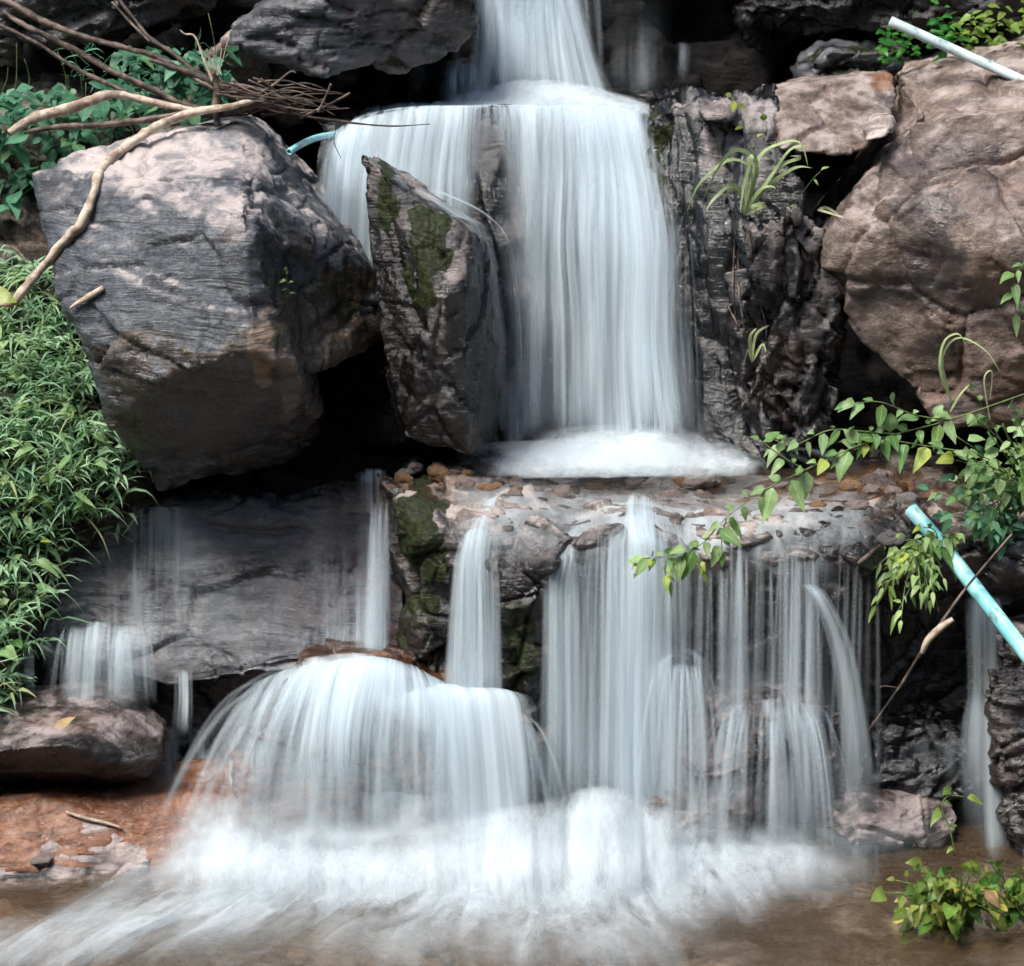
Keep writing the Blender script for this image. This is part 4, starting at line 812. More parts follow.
rng = random.Random(7)
class Leaves:
    def __init__(s): s.V = []; s.F = []; s.A = []
    def leaf(s, base, d, up, L, Wd, droop=.25, fold=.25, shape='ovate', tint=None, yel=0.0, n=5, twist=0.0):
        base = np.array(base, float); d = np.array(d, float); d /= np.linalg.norm(d) + 1e-9; up = np.array(up, float)
        sd_ = np.cross(d, up); sd_ /= np.linalg.norm(sd_) + 1e-9; nr = np.cross(sd_, d)
        tint = rng.random() if tint is None else tint; o = len(s.V)
        for i in range(n + 1):
            t = i / n
            if shape == 'ovate': w = (math.sin(math.pi * min(1, t ** 0.62)) ** 0.85) if t < 1 else 0
            elif shape == 'heart': w = (1 - t) ** 0.75 * min(1, (t + .02) * 6) ** .5 * 1.05
            else: w = min(1, t * 5 + .25) * (1 - t ** 2.2) 
            w = max(w, 0.02) * Wd * .5
            c = base + d * L * (t - .12 * droop * t * t) + np.array([0, 0, -1.0]) * droop * L * t * t + nr * 0.04 * L * math.sin(t * 7 + tint * 9)
            sdt = sd_ * math.cos(twist * t) + nr * math.sin(twist * t)
            for q in (-1, 0, 1):
                s.V.append(c + sdt * q * w + nr * (abs(q) * fold * w)); s.A.append((tint, abs(q), t, yel))
        for i in range(n):
            a = o + i * 3
            s.F += [(a, a + 1, a + 4, a + 3), (a + 1, a + 2, a + 5, a + 4)]
    def build(s, name, mat, parent=None, kind=None):
        me = raw_mesh(name, s.V, s.F); set_attr(me, "leaf", s.A); V = np.array(s.V)
        ob = link(name, me, mat, parent, origin=V.mean(0) if parent is None else None); tag(ob, kind=kind); return ob

G_grass = leaf_mat("grass_blade", (0.10, 0.27, 0.14), (0.48, 0.72, 0.46), (0.40, 0.42, 0.16), rough=.45, trans=.42)
G_broad = leaf_mat("broad_leaf", (0.02, 0.09, 0.05), (0.13, 0.34, 0.20), (0.3, 0.34, 0.06), rough=.4)
G_vine = leaf_mat("vine_leaf", (0.07, 0.19, 0.05), (0.34, 0.50, 0.24), (0.42, 0.50, 0.07), rough=.35)
G_pale = leaf_mat("pale_blade", (0.20, 0.33, 0.10), (0.50, 0.62, 0.32), (0.62, 0.60, 0.38), rough=.4)
G_water = leaf_mat("glossy_leaf", (0.015, 0.10, 0.02), (0.09, 0.30, 0.05), (0.55, 0.45, 0.10), rough=.25)
G_dry = leaf_mat("dry_leaf", (0.16, 0.08, 0.04), (0.45, 0.30, 0.18), (0.55, 0.40, 0.2), rough=.6)
G_stem = simple_mat("green_stem", (0.10, 0.15, 0.05), (0.19, 0.25, 0.09), .5, 30)
B_pale = simple_mat("weathered_pale_wood", (0.26, 0.19, 0.14), (0.60, 0.50, 0.40), .7, 26, .6, stretch=(1, 1, 1))
B_dark = simple_mat("damp_dark_wood", (0.022, 0.015, 0.012), (0.10, 0.072, 0.058), .6, 26, .6)
B_mid = simple_mat("grey_brown_wood", (0.035, 0.024, 0.02), (0.20, 0.15, 0.12), .65, 24, .6)
P_blue = simple_mat("turquoise_pipe_plastic", (0.22, 0.62, 0.66), (0.45, 0.80, 0.82), .38, 14, .12, spec=.5)
P_pale = simple_mat("pale_blue_pipe_plastic", (0.42, 0.58, 0.60), (0.60, 0.74, 0.76), .4, 14, .12, spec=.5)
def dirty(m, s):
    t = m.node_tree; b = [n for n in t.nodes if n.type == 'BSDF_PRINCIPLED'][0]; src = b.inputs["Base Color"].links[0].from_socket
    tc = t.nodes.new("ShaderNodeTexCoord"); n = t.nodes.new("ShaderNodeTexNoise"); t.links.new(tc.outputs["Object"], n.inputs["Vector"]); n.inputs["Scale"].default_value = s; n.inputs["Detail"].default_value = 8; n.inputs["Roughness"].default_value = .7
    r = t.nodes.new("ShaderNodeMapRange"); r.interpolation_type = 'SMOOTHSTEP'; t.links.new(n.outputs["Fac"], r.inputs[0]); r.inputs[1].default_value = .52; r.inputs[2].default_value = .68; r.inputs[4].default_value = .75
    mx = t.nodes.new("ShaderNodeMix"); mx.data_type = 'RGBA'; t.links.new(r.outputs[0], mx.inputs[0]); t.links.new(src, mx.inputs[6]); mx.inputs[7].default_value = (.10, .13, .10, 1); t.links.new(mx.outputs[2], b.inputs["Base Color"])
dirty(P_blue, 22); dirty(P_pale, 18)
P_in = simple_mat("pipe_bore_shade", (0.01, 0.02, 0.02), (0.03, 0.04, 0.04), .7, 20)

def up_rand(s=1.0): return np.array([rng.uniform(-.5, .5) * s, rng.uniform(-.9, -.1) * s, 1.0])

# --- grass of the left bank
L = Leaves(); stems = []
def inside(px, py):
    lim = np.interp(py, [255, 300, 380, 440, 500, 540, 600, 660, 705], [38, 60, 92, 116, 134, 86, 42, 24, 14]); return px < lim
cnt = 0
while cnt < 1050:
    px, py = rng.uniform(-90, 145), rng.uniform(272, 720)
    if not inside(px, py): continue
    cnt += 1
    if vnoise(np.array([[px / 26., py / 26., 1.]]), 3)[0] < -.28: continue
    b = surf(px, py, .0, .4)
    d = np.array([rng.gauss(.15, .45), rng.uniform(-.9, -.1), rng.uniform(.35, 1.2)]); d /= np.linalg.norm(d)
    h = rng.uniform(.05, .15); n = rng.randint(4, 7); yl = rng.random() < .06
    pts = [b + d * h * t + np.array([0, 0, -1]) * .35 * h * t * t for t in (0, .33, .66, 1)]
    stems.append(tube_mesh("s", pts, [.0016] * 4, 3, sub=1, caps=False))
    tb = min(1, max(0, rng.gauss(.5, .2) + 1.1 * vnoise(np.array([[px / 38., py / 38., 5.]]), 8)[0]))
    for i in range(n):
        t = (i + 1) / n; q = pts[0] + (pts[3] - pts[0]) * t
        a = rng.uniform(0, 6.28); e = rng.uniform(.0, .8)
        dd = np.array([math.cos(a), math.sin(a) * .8 - .35, e]) * .8 + d * .5
        L.leaf(q, dd, up_rand(), rng.choice([1, 1, .7, 1.5]) * rng.uniform(.04, .1), rng.uniform(.005, .013), rng.uniform(.2, .8), .3, 'blade', tint=min(1, max(0, tb + rng.uniform(-.2, .25))), yel=.8 if yl else rng.uniform(0, .15), n=4)
BL = Leaves()
for i in range(200):
    px, py = rng.uniform(-70, 125), rng.uniform(285, 680)
    if not inside(px + 14, py): continue
    sz = rng.uniform(.03, .07); BL.leaf(surf(px, py, rng.uniform(.04, .1), .4), [rng.gauss(.2, .7), rng.uniform(-1, -.1), rng.uniform(-.5, .7)], up_rand(), sz, sz * rng.uniform(.3, .55), rng.uniform(.2, .6), .25, 'ovate', tint=rng.random(), yel=.8 if rng.random() < .08 else .05)
BL.build("undergrowth", G_vine, kind="stuff")["label"] = "broader leaves mixed into the grass of the left bank"
for i in range(170):
    px, py = rng.uniform(-70, 130), rng.uniform(300, 700)
    if not inside(px + 12, py): continue
    b = surf(px, py, .03, .4); dead = rng.random() < .3
    L.leaf(b, [rng.gauss(.3, .7), rng.uniform(-.9, -.2), rng.uniform(.5, 1.3)], up_rand(), rng.uniform(.12, .26), rng.uniform(.004, .009), rng.uniform(.3, .9), .4, 'blade', tint=rng.random(), yel=.9 if dead else .1, n=9)
V, F = merge(stems)
gr = L.build("grass", G_grass, kind="stuff"); tag(gr, "dense narrow leaved grass covering the left bank")
st = link("grass", raw_mesh("grass_stems", V, F), G_stem, origin=V.mean(0)); tag(st, "thin stems in the grass of the left bank", kind="stuff")

# --- broad leaved undergrowth at the upper left
L = Leaves(); stems = []
for i in range(760):
    px = rng.uniform(-60, 235); lo = np.interp(px, [-60, 30, 110, 200, 235], [250, 195, 150, 118, 105]); py = rng.uniform(50 if px > 120 else 88, lo)
    if px > 90 and rng.random() < .3: continue
    b = P(px, py, rng.uniform(.62, .95)); sz = rng.uniform(.022, .075)
    L.leaf(b, [rng.gauss(0, .8), rng.uniform(-1, -.2), rng.uniform(-.7, .5)], up_rand(), sz, sz * rng.uniform(.55, .85), rng.uniform(.1, .5), .15, rng.choice(['heart', 'ovate']), yel=.2 if rng.random() < .1 else 0)
for i in range(150):
    px, py = rng.uniform(60, 235), rng.uniform(50, 140); b = P(px, py, rng.uniform(.7, .95))
    L.leaf(b, [rng.gauss(0, .6), -.4, rng.uniform(.2, 1)], up_rand(), rng.uniform(.05, .12), .006, rng.uniform(.1, .8), .3, 'blade', n=6)
for i in range(26):
    px, py = rng.uniform(-20, 225), rng.uniform(90, 180); b = P(px, py, .85); e = P(px + rng.uniform(-14, 14), py - rng.uniform(30, 80), .8)
    stems.append(tube_mesh("s", [b, (b + e) / 2 + np.array([.01, 0, .01]), e], [.0018, .0015, .001], 4, sub=2))
L.build("undergrowth", G_broad, kind="stuff")["label"] = "dark broad leaved undergrowth behind the driftwood at the upper left"
V, F = merge(stems); tag(link("undergrowth", raw_mesh("undergrowth", V, F), G_stem, origin=V.mean(0)), "stems of the undergrowth at the upper left", kind="stuff")
# top right greenery
L = Leaves()
for i in range(330):
    px = rng.uniform(880, 1080); py = rng.gauss(np.interp(px, [880, 940, 1024, 1080], [44, 36, 24, 15]), 12)
    sz = rng.uniform(.018, .042)
    L.leaf(P(px, py, rng.uniform(.82, 1.02)), [rng.gauss(0, 1), rng.uniform(-1, 0), rng.uniform(-.3, .8)], up_rand(), sz, sz * .6, .3, .2, 'ovate', tint=rng.uniform(.0, 1) ** (1 if px > 950 else 2), yel=.25 if px > 960 else 0)
L.build("undergrowth", G_water, kind="stuff")["label"] = "fresh green ground cover above the large tan boulder at the top right"

# --- branches
def stick(pts, r, mat, label, group=None, k=0, seg=8, cat="branch", name="branch", knots=True):
    if len(pts[0]) == 2: W_ = on(pts, .012)
    elif isinstance(pts[0], np.ndarray): W_ = pts
    else: W_ = [P(*p) for p in pts]
    rr = r if hasattr(r, '__len__') else [r] * len(W_)
    V, F = tube_mesh(name, W_, rr, seg, k, rough=.35 if knots else .1, sub=8)
    o = link(name, raw_mesh(name, V, F), mat, origin=V.mean(0)); tag(o, label, cat, group); return o
main = [(0, 303, .22), (12, 303, .20), (22, 292, .2), (45, 264, .21), (71, 234, .24), (80, 226, .26), (94, 192, .27), (98, 177, .32), (112, 158, .36), (132, 142, .42), (160, 125, .46), (192, 113, .5), (232, 106, .5), (268, 96, .52)]
main = [P(x, y, min(Y, surf(x, y)[1] - .015)) if 60 < x < 262 and surf(x, y)[1] < .75 else P(x, y, Y) for x, y, Y in main]
stick(main, [.009, .010, .0125, .0115, .012, .0135, .0105, .012, .0115, .012, .012, .011, .009, .005], B_pale, "long pale bare branch slanting across the grey boulder down to its left edge", k=1, seg=12)
stick([(-30, -12, .7), (10, 3, .68), (45, 22, .66), (85, 37, .65), (125, 48, .64), (160, 58, .63), (192, 76, .6), (228, 97, .56)], [.009, .009, .009, .0085, .008, .008, .007, .005], B_mid, "topmost brown branch running from the top left corner to the driftwood heap", k=2)
stick([(3, 12, .62), (30, 28, .6), (75, 50, .6), (110, 70, .59), (150, 88, .58), (185, 105, .56), (220, 112, .54)], [.006, .008, .0085, .008, .0085, .008, .006], B_mid, "second branch from the top left corner, with a pale broken tip", k=3)
stick([(-10, 20, .56), (40, 45, .56), (75, 68, .56), (110, 85, .56), (140, 98, .56), (182, 112, .55)], [.005, .0055, .006, .006, .006, .005], B_mid, "thin lowest branch from the left edge, under the two thicker ones", k=4)
stick([(9, 133, .46), (35, 118, .48), (70, 108, .5), (100, 97, .52), (120, 95, .54), (152, 102, .55), (200, 112, .55)], [.008, .014, .0145, .013, .011, .010, .008], B_pale, "thick pale branch whose snapped end points to the left edge", k=5, seg=12)
stick([(24, 132, .47), (60, 127, .48), (110, 124, .5), (165, 117, .53), (215, 108, .54)], [.006, .008, .009, .009, .007], B_mid, "straight brown branch lying just above the grey boulder's top left", k=6)
stick([(108, -14, .8), (135, 20, .74), (150, 38, .7), (175, 55, .66), (200, 75, .62), (235, 100, .56)], [.005, .0055, .006, .007, .008, .006], B_dark, "dark branch coming down steeply from the top edge into the heap", k=7)
stick([(112, 2, .76), (132, 24, .72), (150, 42, .68)], [.003, .004, .003], B_mid, "short thin twig hugging the steep dark branch", k=8)
stick([(150, 96, .6), (190, 108, .56), (225, 112, .54), (262, 104, .53), (290, 112, .55)], [.008, .012, .014, .011, .006], B_dark, "stout dark branch at the core of the driftwood heap", k=9)
stick([(150, 60, .62), (190, 72, .6), (225, 88, .58), (258, 100, .56), (300, 110, .55)], [.006, .01, .013, .01, .005], B_dark, "dark curved branch crossing over the middle of the heap", k=10)
stick([(180, 30, .55), (185, 34, .55), (195, 37, .55), (204, 60, .54), (213, 82, .53)], [.002, .0025, .003, .003, .0035], B_pale, "thin pale hooked twig rising from the driftwood heap", k=11)
stick([(214, 70, .52), (217, 90, .52), (216, 110, .52), (218, 126, .52)], [.008, .01, .011, .007], B_mid, "short upright stub with a pale cut end in the heap", k=12)
stick([(262, 104, .55), (300, 115, .55), (345, 122, .54), (390, 126, .54), (430, 124, .54)], [.004, .0035, .003, .0022, .0014], B_dark, "long thin dark twig reaching right across the top of the main fall", k=13)
stick([(336, 130, .5), (334, 142, .5), (341, 158, .5)], [.0012, .0012, .0008], B_dark, "tiny bent twig hanging before the left edge of the main fall", k=14, cat="twig", name="twig")
for i in range(26):
    x0_, y0_ = rng.uniform(212, 262), rng.uniform(78, 116); x1_ = rng.uniform(285, 352); y1_ = np.interp(x1_, [285, 350], [rng.uniform(78, 116), rng.uniform(92, 122)])
    y_a = rng.uniform(.5, .6); pts = [(x0_, y0_, y_a), ((x0_ * 2 + x1_) / 3, (y0_ * 2 + y1_) / 3 + rng.uniform(-6, 6), y_a), ((x0_ + x1_ * 2) / 3, (y0_ + 2 * y1_) / 3 + rng.uniform(-7, 7), y_a), (x1_, y1_, y_a + .03)]
    stick(pts, [.0035, .003, .0024, .0012], rng.choice([B_mid, B_dark, B_mid, B_dark]), "thin grey brown twig tangled in the right side of the driftwood heap", "twigs tangled in the driftwood heap", k=20 + i, seg=5, cat="twig", name="twig")
for i in range(9):
    a = rng.uniform(-.6, .6); x0_, y0_ = 215 + rng.uniform(-5, 8), 82
    stick([(x0_, y0_, .52), (x0_ + 14 * a, y0_ - 18, .51), (x0_ + 26 * a + rng.uniform(-3, 3), y0_ - rng.uniform(28, 42), .51)], [.0016, .0013, .0008], B_pale, "hair thin pale fibre standing up from the cut stub", "fibres standing on the cut stub", k=60 + i, seg=4, cat="twig", name="twig")
for (pts, lab) in (([(262, 92, .52), (275, 84, .51), (290, 72, .5), (296, 73, .5)], "pale forked twig end sticking up over the heap"),
                   ([(318, 112, .52), (325, 98, .51), (331, 84, .5)], "knobbly upright twig near the right end of the heap"),
                   ([(300, 118, .53), (330, 104, .52), (350, 93, .51)], "straight twig rising to the right above the blue hose")):
    stick(pts, [.004, .0035, .003, .002][:len(pts)], B_mid, lab, k=80, seg=6, cat="twig", name="twig")
stick([(70, 308), (78, 303), (90, 296), (103, 288)], [.002, .006, .0085, .007], B_pale, "short pale driftwood chip stuck on the grey boulder's left face", k=90, cat="driftwood", name="driftwood", knots=False)
stick([(1012, 534, -.1), (970, 583, -.12), (946, 616, -.13), (922, 651, -.13), (900, 686, -.13), (868, 731, -.12)], [.003, .0032, .004, .005, .0035, .0015], B_mid, "long dry reed stalk leaning behind the turquoise pipe down to the black ledge", k=91, cat="stalk", name="reed_stalk")
stick([(922, 653, -.135), (928, 640, -.14), (940, 628, -.14), (953, 619, -.14)], [.005, .009, .009, .006], B_pale, "pale dry sheath peeling from the middle of the reed stalk", k=92, cat="stalk", name="dry_sheath", knots=False)
stick([(880, 688, -.13), (884, 686, -.13), (900, 688, -.13)], [.0012, .0016, .0016], B_mid, "tiny side twig at the lower half of the reed stalk", k=93, cat="twig", name="twig")
stick([(858, 564), (868, 555), (880, 546)], [.005, .006, .005], B_mid, "short grey stick lying on the wet shelf rim at the right", k=94, cat="stick", name="stick")
for i, (x, y0_, y1_) in enumerate(((738, 215, 320), (743, 225, 335), (733, 285, 345), (747, 230, 300))):
    stick([(x, y0_), (x + rng.uniform(-5, 5), (y0_ * 2 + y1_) / 3), (x + rng.uniform(-5, 5), (y0_ + 2 * y1_) / 3), (x + rng.uniform(-6, 6), y1_)], [.003, .0025, .002, .001], B_mid, "thin dry root trailing down the wet wall below the grass tuft", "dry roots below the grass tuft", k=95 + i, cat="root", name="root")

# --- pipes
def pipe(name, pts, r, mat, label, wall=.0035):
    e = empty(name, P(*pts[0])); tag(e, label, "pipe")
    W_ = [P(*p) for p in pts]
    V, F = tube_mesh("pipe_body", W_, [r] * len(W_), 24, caps=False, sub=6)
    V2, F2 = tube_mesh("b", W_, [r - wall] * len(W_), 24, caps=False, sub=6)
    F2 = [q[::-1] for q in F2]; n = len(V); Vm, Fm = merge([(V, F), (V2, F2)])
    for s in range(24):
        s2 = (s + 1) % 24; Fm.append((s, n + s, n + s2, s2)); a = n - 24
        Fm.append((a + s, a + s2, n + a + s2, n + a + s))
    link("pipe_body", raw_mesh("pipe_body", Vm, Fm), mat, e)
    T = W_[1] - W_[0]; T = T / np.linalg.norm(T); c = W_[0] + T * .012
    A = np.cross(T, [0, 0, 1.0]); A /= np.linalg.norm(A); B = np.cross(T, A)
    ring = [c + (A * math.cos(6.2832 * s / 24) + B * math.sin(6.2832 * s / 24)) * (r - wall * .9) for s in range(24)]
    link("bore_shade", raw_mesh("bore_shade", ring, [tuple(range(24))], False), P_in, e)  # dark disc painted in for the shade inside the pipe end
    return e
pipe("water_pipe", [(911, 510, .10), (945, 549, .0), (985, 601, -.1), (1060, 697, -.28)], .0195, P_blue, "bright turquoise plastic pipe slanting down through the leaves at the right edge")
pipe("water_pipe", [(890, 21, .72), (950, 48, .68), (1010, 75, .62), (1100, 116, .5)], .0135, P_pale, "pale blue grey pipe lying across the top right boulder")
pipe("hose", [(289, 152, .52), (300, 145, .58), (313, 139, .7), (325, 136, .8), (337, 134, .92)], .009, P_blue, "short length of turquoise hose between the grey boulder and the main fall")["category"] = "hose"

# --- plants
def plant(name, label, cat, stems, mat, specs=None, group=None, stem_mat=None, rs=.0022):
    """stems: list of (points, leaf list or count spec)"""
    base = P(*stems[0][0][0]); e = empty(name, base); tag(e, label, cat, group)
    T = [tube_mesh("s", [P(*p) for p in pts], [rs * (1 - .5 * i / (len(pts) - 1)) for i in range(len(pts))], 6, sub=5) for pts, _ in stems]
    V, F = merge(T); link("stem", raw_mesh("stem", V, F), stem_mat or G_stem, e)
    L = Leaves()
    for pts, sp in stems:
        if not sp: continue
        W_ = np.array([P(*p) for p in pts]); n, Lmin, Lmax, wr, shape, droop, yel = sp
        ts = np.linspace(.08, 1, n) * (len(W_) - 1)
        c = catmull(W_, ts); c2 = catmull(W_, np.clip(ts + .05, 0, len(W_) - 1)); c1 = catmull(W_, np.clip(ts - .05, 0, len(W_) - 1))
        for i in range(n):
            d = c2[i] - c1[i]; d /= np.linalg.norm(d) + 1e-9
            side = np.cross(d, [0, -1, .3]) * (1 if i % 2 else -1)
            dd = d * rng.uniform(-.1, .9) + side * rng.uniform(.3, 1.1) + np.array([rng.uniform(-.5, .5), rng.uniform(-.7, .2), rng.uniform(-.35, .35)])
            if i == n - 1: dd = d
            dd /= np.linalg.norm(dd); Ls = rng.uniform(Lmin * .7, Lmax) * rng.choice([1, 1, .75, 1.1])
            pet = c[i] + dd * Ls * .12
            L.leaf(pet, dd, np.array([rng.uniform(-.4, .4), rng.uniform(-1.2, -.3), .9]), Ls, Ls * wr * rng.uniform(.85, 1.15), droop * rng.uniform(.5, 1.5), rng.uniform(.1, .35), shape, yel=.9 if rng.random() < .04 else min(1, yel * rng.uniform(.2, 1.6)))
    L.build("leaves", mat, e); return e
plant("vine", "long arching green vine reaching left over the shelf rim from the right edge", "vine",
  [([(1030, 392, .1), (949, 420, .02), (896, 434, -.04), (857, 446, -.1), (805, 470, -.15), (765, 490, -.18), (727, 517, -.2), (700, 545, -.2), (668, 556, -.2), (645, 558, -.2)], (42, 0.036, 0.066, .62, 'ovate', .35, .12)),
   ([(949, 420, .02), (915, 415, -.02), (880, 402, -.06), (852, 404, -.08)], (11, 0.036, 0.062, .55, 'ovate', .4, .05)),
   ([(896, 434, -.04), (870, 432, -.08), (830, 430, -.1), (795, 445, -.12), (775, 440, -.12)], (17, 0.029, 0.058, .55, 'ovate', .45, .05)),
   ([(965, 452, -.0), (920, 445, -.04), (880, 440, -.07), (850, 452, -.1)], (11, 0.036, 0.066, .75, 'heart', .5, .05)),
   ([(805, 470, -.15), (780, 455, -.17), (760, 440, -.17)], (7, 0.029, 0.047, .5, 'ovate', .3, .1)),
   ([(727, 517, -.2), (722, 535, -.2), (722, 550, -.2)], (5, 0.032, 0.047, .65, 'ovate', .6, .1)),
   ([(668, 556, -.2), (665, 570, -.2), (668, 580, -.2)], (6, 0.022, 0.035, .6, 'ovate', .5, .7)),
   ([(650, 558, -.2), (640, 560, -.2), (636, 572, -.2)], (6, 0.018, 0.031, .6, 'ovate', .5, .7)),
   ([(690, 550, -.2), (700, 560, -.2), (704, 572, -.2)], (5, 0.022, 0.031, .6, 'ovate', .5, .6))], G_vine)
def bush(name, label, cx, cy, rx, ry, Y0, Y1, nst, mat, sp, seed=0, root=None, cat="shrub", **kw):
    st_ = []
    for i in range(nst):
        a = rng.uniform(0, 6.28); q = rng.uniform(.2, 1) ** .8; ex, ey = cx + rx * q * math.cos(a), cy + ry * q * math.sin(a)
        bx, by = root if root else (cx + rng.uniform(-.2, .2) * rx, cy + ry * rng.uniform(.3, .8)); yy = rng.uniform(Y0, Y1)
        st_.append(([(bx, by, Y1), ((bx + ex) / 2 + rng.uniform(-6, 6), (by + ey) / 2 - 8, (yy + Y1) / 2), (ex, ey, yy)], sp))
    return plant(name, label, cat, st_, mat, **kw)
bush("shrub", "leafy shrub crowding the right edge above the turquoise pipe", 1000, 455, 70, 72, -.12, .15, 42, G_vine, (7, .025, .058, .6, 'ovate', .4, .08), root=(1035, 500))
bush("shrub", "darker leafy sprays just over the upper end of the turquoise pipe", 975, 500, 50, 50, -.08, .1, 22, G_broad, (6, .03, .06, .5, 'ovate', .4, .1), root=(1010, 540))
bush("weed", "pale feathery weed drooping beside the top end of the turquoise pipe", 905, 585, 42, 34, -.14, .0, 26, G_vine, (7, .018, .04, .4, 'ovate', .6, .25), root=(925, 556), cat="weed")
bush("weed", "small green weed at the upper tip of the turquoise pipe", 925, 545, 40, 30, -.1, .02, 14, G_vine, (6, .025, .05, .5, 'ovate', .4, .3), root=(940, 550), cat="weed")
bush("water_plant", "clump of glossy green and yellow leaves standing in the pool at the lower right", 945, 895, 62, 34, -.66, -.5, 60, G_water, (4, .03, .062, .62, 'ovate', .35, .3), root=(955, 915), cat="water plant")
bush("water_plant", "few round green leaves at the right end of the leafy clump by the pool", 1010, 890, 34, 34, -.66, -.5, 20, G_water, (4, .03, .055, .65, 'ovate', .35, .2), root=(1015, 918), cat="water plant")
plant("weed", "lone curled green leaf sprig over the clump at the lower right", "weed", [([(955, 855, -.3), (950, 830, -.3), (942, 808, -.3), (948, 796, -.3), (965, 797, -.3)], (6, .03, .06, .45, 'ovate', .7, .3))], G_water)
plant("sprig", "tiny green sprig growing from the dark side of the grey boulder", "sprig", [([(289, 297, .12), (288, 286, .11), (286, 272, .1)], (7, .018, .026, .45, 'ovate', .3, .2))], G_vine, rs=.0012)
plant("sprig", "green leaves hanging in at the right edge beside the tan boulder", "sprig", [([(1045, 245, .0), (1025, 262, .0), (1014, 280, .0), (1016, 312, .0)], (10, .03, .05, .6, 'ovate', .5, .1))], G_vine)
plant("sprig", "small rounded green leaves on the rim of the wet rock wall", "sprig", [([(745, 130, .5), (738, 105, .48), (732, 98, .47)], (4, .03, .035, .6, 'ovate', .3, .4)), ([(762, 135, .45), (763, 122, .45)], (2, .03, .04, .6, 'ovate', .3, .2))], G_water, rs=.0014)

def blades(name, label, cat, bl, mat, w=.011, tint=.6, yel=.1, group=None):
    e = empty(name, P(*bl[0][0])); tag(e, label, cat, group)
    for pts in bl:
        W_ = np.array([P(*p) for p in pts]); n = 16; c = catmull(W_, np.linspace(0, len(W_) - 1, n)); V, F, A = [], [], []; tt = rng.uniform(.2, 1)
        ww = w * rng.uniform(.7, 1.2)
        for i in range(n):
            T = c[min(i + 1, n - 1)] - c[max(i - 1, 0)]; T /= np.linalg.norm(T) + 1e-9; S = np.cross(T, FWD); S /= np.linalg.norm(S) + 1e-9
            t = i / (n - 1); q = ww * .5 * min(1, .35 + t * 3) * (1 - t ** 3) + .0002; tw = .9 * math.sin(2.5 * t + tt * 5); S2 = S * math.cos(tw) + np.cross(T, S) * math.sin(tw)
            for k_ in (-1, 0, 1): V.append(c[i] + S2 * k_ * q + np.array([0, -.0, 0.2]) * abs(k_) * q); A.append((tt * tint + .2, abs(k_), t, yel))
        for i in range(n - 1):
            a = i * 3; F += [(a, a + 1, a + 4, a + 3), (a + 1, a + 2, a + 5, a + 4)]
        me = raw_mesh("blade", V, F); set_attr(me, "leaf", A); link("blade", me, mat, e)
    return e
b0 = (745, 215, .40)
blades("grass_tuft", "tuft of long pale green blades overhanging the wet wall right of the main fall", "grass tuft",
  [[b0, (757, 165, .36), (735, 150, .33), (716, 172, .31), (703, 200, .30)], [b0, (752, 172, .36), (730, 160, .33), (700, 183, .31), (687, 212, .30)],
   [b0, (758, 160, .36), (780, 144, .33), (800, 143, .32), (808, 166, .31)], [b0, (770, 178, .36), (790, 150, .35), (806, 146, .33)],
   [b0, (748, 165, .34), (752, 158, .32), (744, 185, .31), (740, 213, .31)], [b0, (770, 185, .36), (795, 168, .34), (812, 168, .33)],
   [b0, (735, 185, .36), (715, 198, .34), (706, 211, .33)], [b0, (760, 190, .36), (775, 188, .35), (765, 200, .34)],
   [b0, (738, 190, .36), (728, 192, .35), (722, 208, .34)], [b0, (776, 170, .36), (800, 158, .34), (790, 156, .34)], [b0, (765, 205, .37), (752, 207, .36), (762, 214, .36)]], G_pale, .012)
plant("sprig", "two pointed leaves beyond the long blades of the grass tuft", "sprig", [([(790, 210, .4), (812, 180, .36), (820, 172, .35)], (3, .035, .05, .4, 'ovate', .6, .2))], G_vine, rs=.0014)
blades("grass_tuft", "small grass sprig hanging on the wet wall below the dry roots", "grass tuft", [[(752, 362, .42), (756, 335, .40), (770, 325, .38)], [(752, 362, .42), (750, 338, .4), (757, 328, .38)], [(752, 362, .42), (762, 345, .4), (766, 352, .38)], [(752, 362, .42), (748, 350, .4), (744, 365, .39)]], G_pale, .010, yel=.4)
blades("grass_tuft", "tall arching grass stems in front of the tan boulder's foot", "grass tuft", [[(952, 402, .0), (940, 370, -.02), (944, 342, -.03), (958, 334, -.04), (966, 345, -.04)], [(952, 402, .0), (942, 360, -.02), (958, 338, -.03), (985, 350, -.04), (1000, 372, -.04)], [(990, 420, .0), (984, 380, -.02), (992, 372, -.02), (990, 400, -.02)], [(950, 412, .0), (960, 395, -.02), (970, 384, -.02)]], G_pale, .007, yel=.2)
blades("grass_tuft", "dry yellow leaf blade in the crack left of the tan boulder", "grass tuft", [[(818, 210, .34), (832, 214, .33), (845, 218, .33)], [(818, 210, .34), (826, 208, .33), (838, 214, .33)]], G_pale, .012, yel=1)
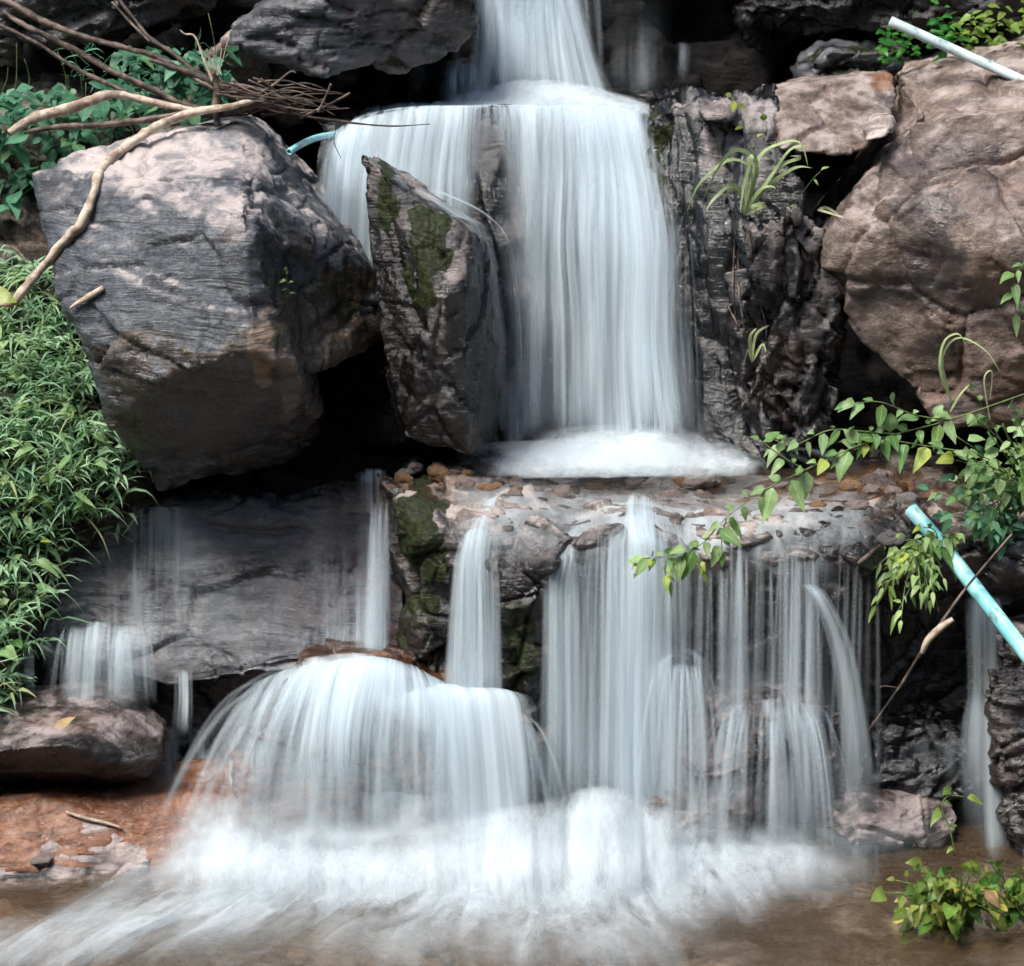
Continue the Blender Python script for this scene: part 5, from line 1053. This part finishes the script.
# bright leaf at the left edge
L = Leaves(); L.leaf(P(-14, 292, .15), [.8, -.2, -.1], [0, -1, .7], .085, .05, .15, .15, 'ovate', tint=1, yel=.45); o = L.build("leaf", G_water); tag(o, "single bright green leaf at the left edge by the branch end", "leaf")
L = Leaves(); L.leaf(P(55, 728, -.34), [.8, .1, .5], [0, -1, 1], .06, .024, .1, .2, 'ovate', tint=.9, yel=.9); o = L.build("fallen_leaf", G_dry); tag(o, "pale dry leaf on the ridge of the dark brown rock at the lower left", "leaf")
L = Leaves(); L.leaf(surf(992, 888, .02) if False else P(985, 890, -.66), [.5, -.3, -.5], [0, -1, .7], .05, .025, .1, .2, 'ovate', tint=.4, yel=.1); o = L.build("fallen_leaf", G_dry); tag(o, "reddish brown dead leaf among the green leaves at the lower right", "leaf")
stick([(66, 812), (85, 818), (103, 822), (122, 828)], [.003, .005, .005, .002], B_pale, "pale splinter of wood lying on the orange red rock", k=99, cat="driftwood", name="driftwood", knots=False)

# --- loose stones on the shelf
PM = [rock_mat("pebble_" + n, d, m, l, wet=.35, seed=40 + i, layer=(1.5, 1.5, 4), pale=p, dusty=.6) for i, (n, d, m, l, p) in enumerate((
   ("pink", (.2,.15,.13), (.42,.33,.3), (.56,.47,.43), (.5,.42,.4)), ("ochre", (.18,.09,.04), (.42,.22,.09), (.6,.38,.22), (.5,.38,.28)), ("grey", (.14,.13,.13), (.32,.3,.3), (.5,.48,.47), (.45,.42,.41)), ("brown", (.04,.028,.022), (.13,.09,.07), (.24,.18,.15), (.34,.28,.26))))]
SHAPES = []
for i in range(5):
    bm = bmesh.new(); bmesh.ops.create_icosphere(bm, subdivisions=4, radius=1.0); me = bpy.data.meshes.new("stone"); bm.to_mesh(me); bm.free(); co = get_co(me)
    f, e = facet(co * 1.1 + i * 7, i + 90); co = co * (1 + .22 * f + .12 * fbm(co * 2, i, 3) + .02 * fbm(co * 9, i, 3))[:, None]; set_co(me, co); me.polygons.foreach_set("use_smooth", [True] * len(me.polygons))
    set_attr(me, "mask", np.zeros((len(co), 4))); SHAPES.append(me)
def stone(px, py, wpx, hr, c, label, group=None):
    c0 = surf(px, py, 0); s = wpx / 2 / 400 * (c0[1] + 5.8) / 6.0
    me = SHAPES[rng.randint(0, 4)].copy(); me.materials.append(PM[c]); o = bpy.data.objects.new("stone", me); col.objects.link(o)
    o.scale = (s, s * rng.uniform(.7, 1), s * hr); o.rotation_euler = (rng.uniform(-.25, .25), rng.uniform(-.25, .25), rng.uniform(-.5, .5)); o.location = Vector(c0) + Vector((0, 0, s * hr * .05)); tag(o, label, "stone", group); return o
for (x, y, w, h, c, lab) in ((563, 480, 34, .35, 2, "flat pale grey stone on the shelf below the froth"), (628, 478, 24, .5, 3, "dark brown stone breaking the shallow water of the shelf"), (672, 492, 30, .7, 2, "upright pale wedge of stone with a white edge on the shelf"),
   (700, 482, 40, .4, 0, "long pale stone just right of the wedge on the shelf"), (465, 485, 22, .8, 0, "pale pinkish stone at the left of the shelf above the moss"), (440, 474, 26, .7, 1, "largest ochre stone at the shelf's mossy left corner"), (725, 484, 22, .6, 3, "brown stone at the right end of the row on the shelf"),
   (485, 470, 30, .5, 3, "dark reddish stone against the left end of the froth"), (545, 560, 34, .8, 2, "grey boulder head parting the water below the shelf rim"), (878, 484, 40, .35, 3, "flat brown slab in the shallow water under the vine"), (560, 495, 30, .5, 0, "pink stone under the thin water in the middle of the shelf"), (890, 540, 30, .5, 2, "glistening grey stone at the right of the shelf rim")):
    stone(x, y, w, h, c, lab)
for i in range(34):
    x = rng.uniform(395, 520); y = rng.uniform(464, 480 + (18 if x > 440 else 6)); stone(x, y, rng.uniform(8, 19), rng.uniform(.5, .9), rng.choice([0, 1, 1, 2, 3]), "small loose stone in the pile at the left end of the shelf", "loose stones on the shelf's left end")
for i in range(26):
    x = rng.uniform(520, 930); y = rng.uniform(474, 508); stone(x, y, rng.uniform(12, 32), rng.uniform(.45, .75), rng.choice([0, 0, 2, 3, 1]), "small flat pebble under the thin water of the shelf", "pebbles under the water on the shelf")
stone(42, 862, 26, .5, 0, "pale pebble at the pool's edge on the left")

# stones under the shallow water of the pool
for i in range(34):
    x = rng.choice([rng.uniform(10, 330), rng.uniform(560, 1020), rng.uniform(0, 1024)]); y = rng.uniform(890, 985); p = PZ(x, y, -1.0); s = rng.uniform(.02, .07)
    me = SHAPES[rng.randint(0, 4)].copy(); me.materials.append(PM[rng.choice([1, 3, 3, 2])]); o = bpy.data.objects.new("stone", me); col.objects.link(o)
    o.scale = (s, s * .8, s * .5); o.rotation_euler = (0, 0, rng.uniform(0, 3)); o.location = Vector(p); tag(o, "rounded stone under the shallow brown water of the pool", "stone", "stones under the pool water")
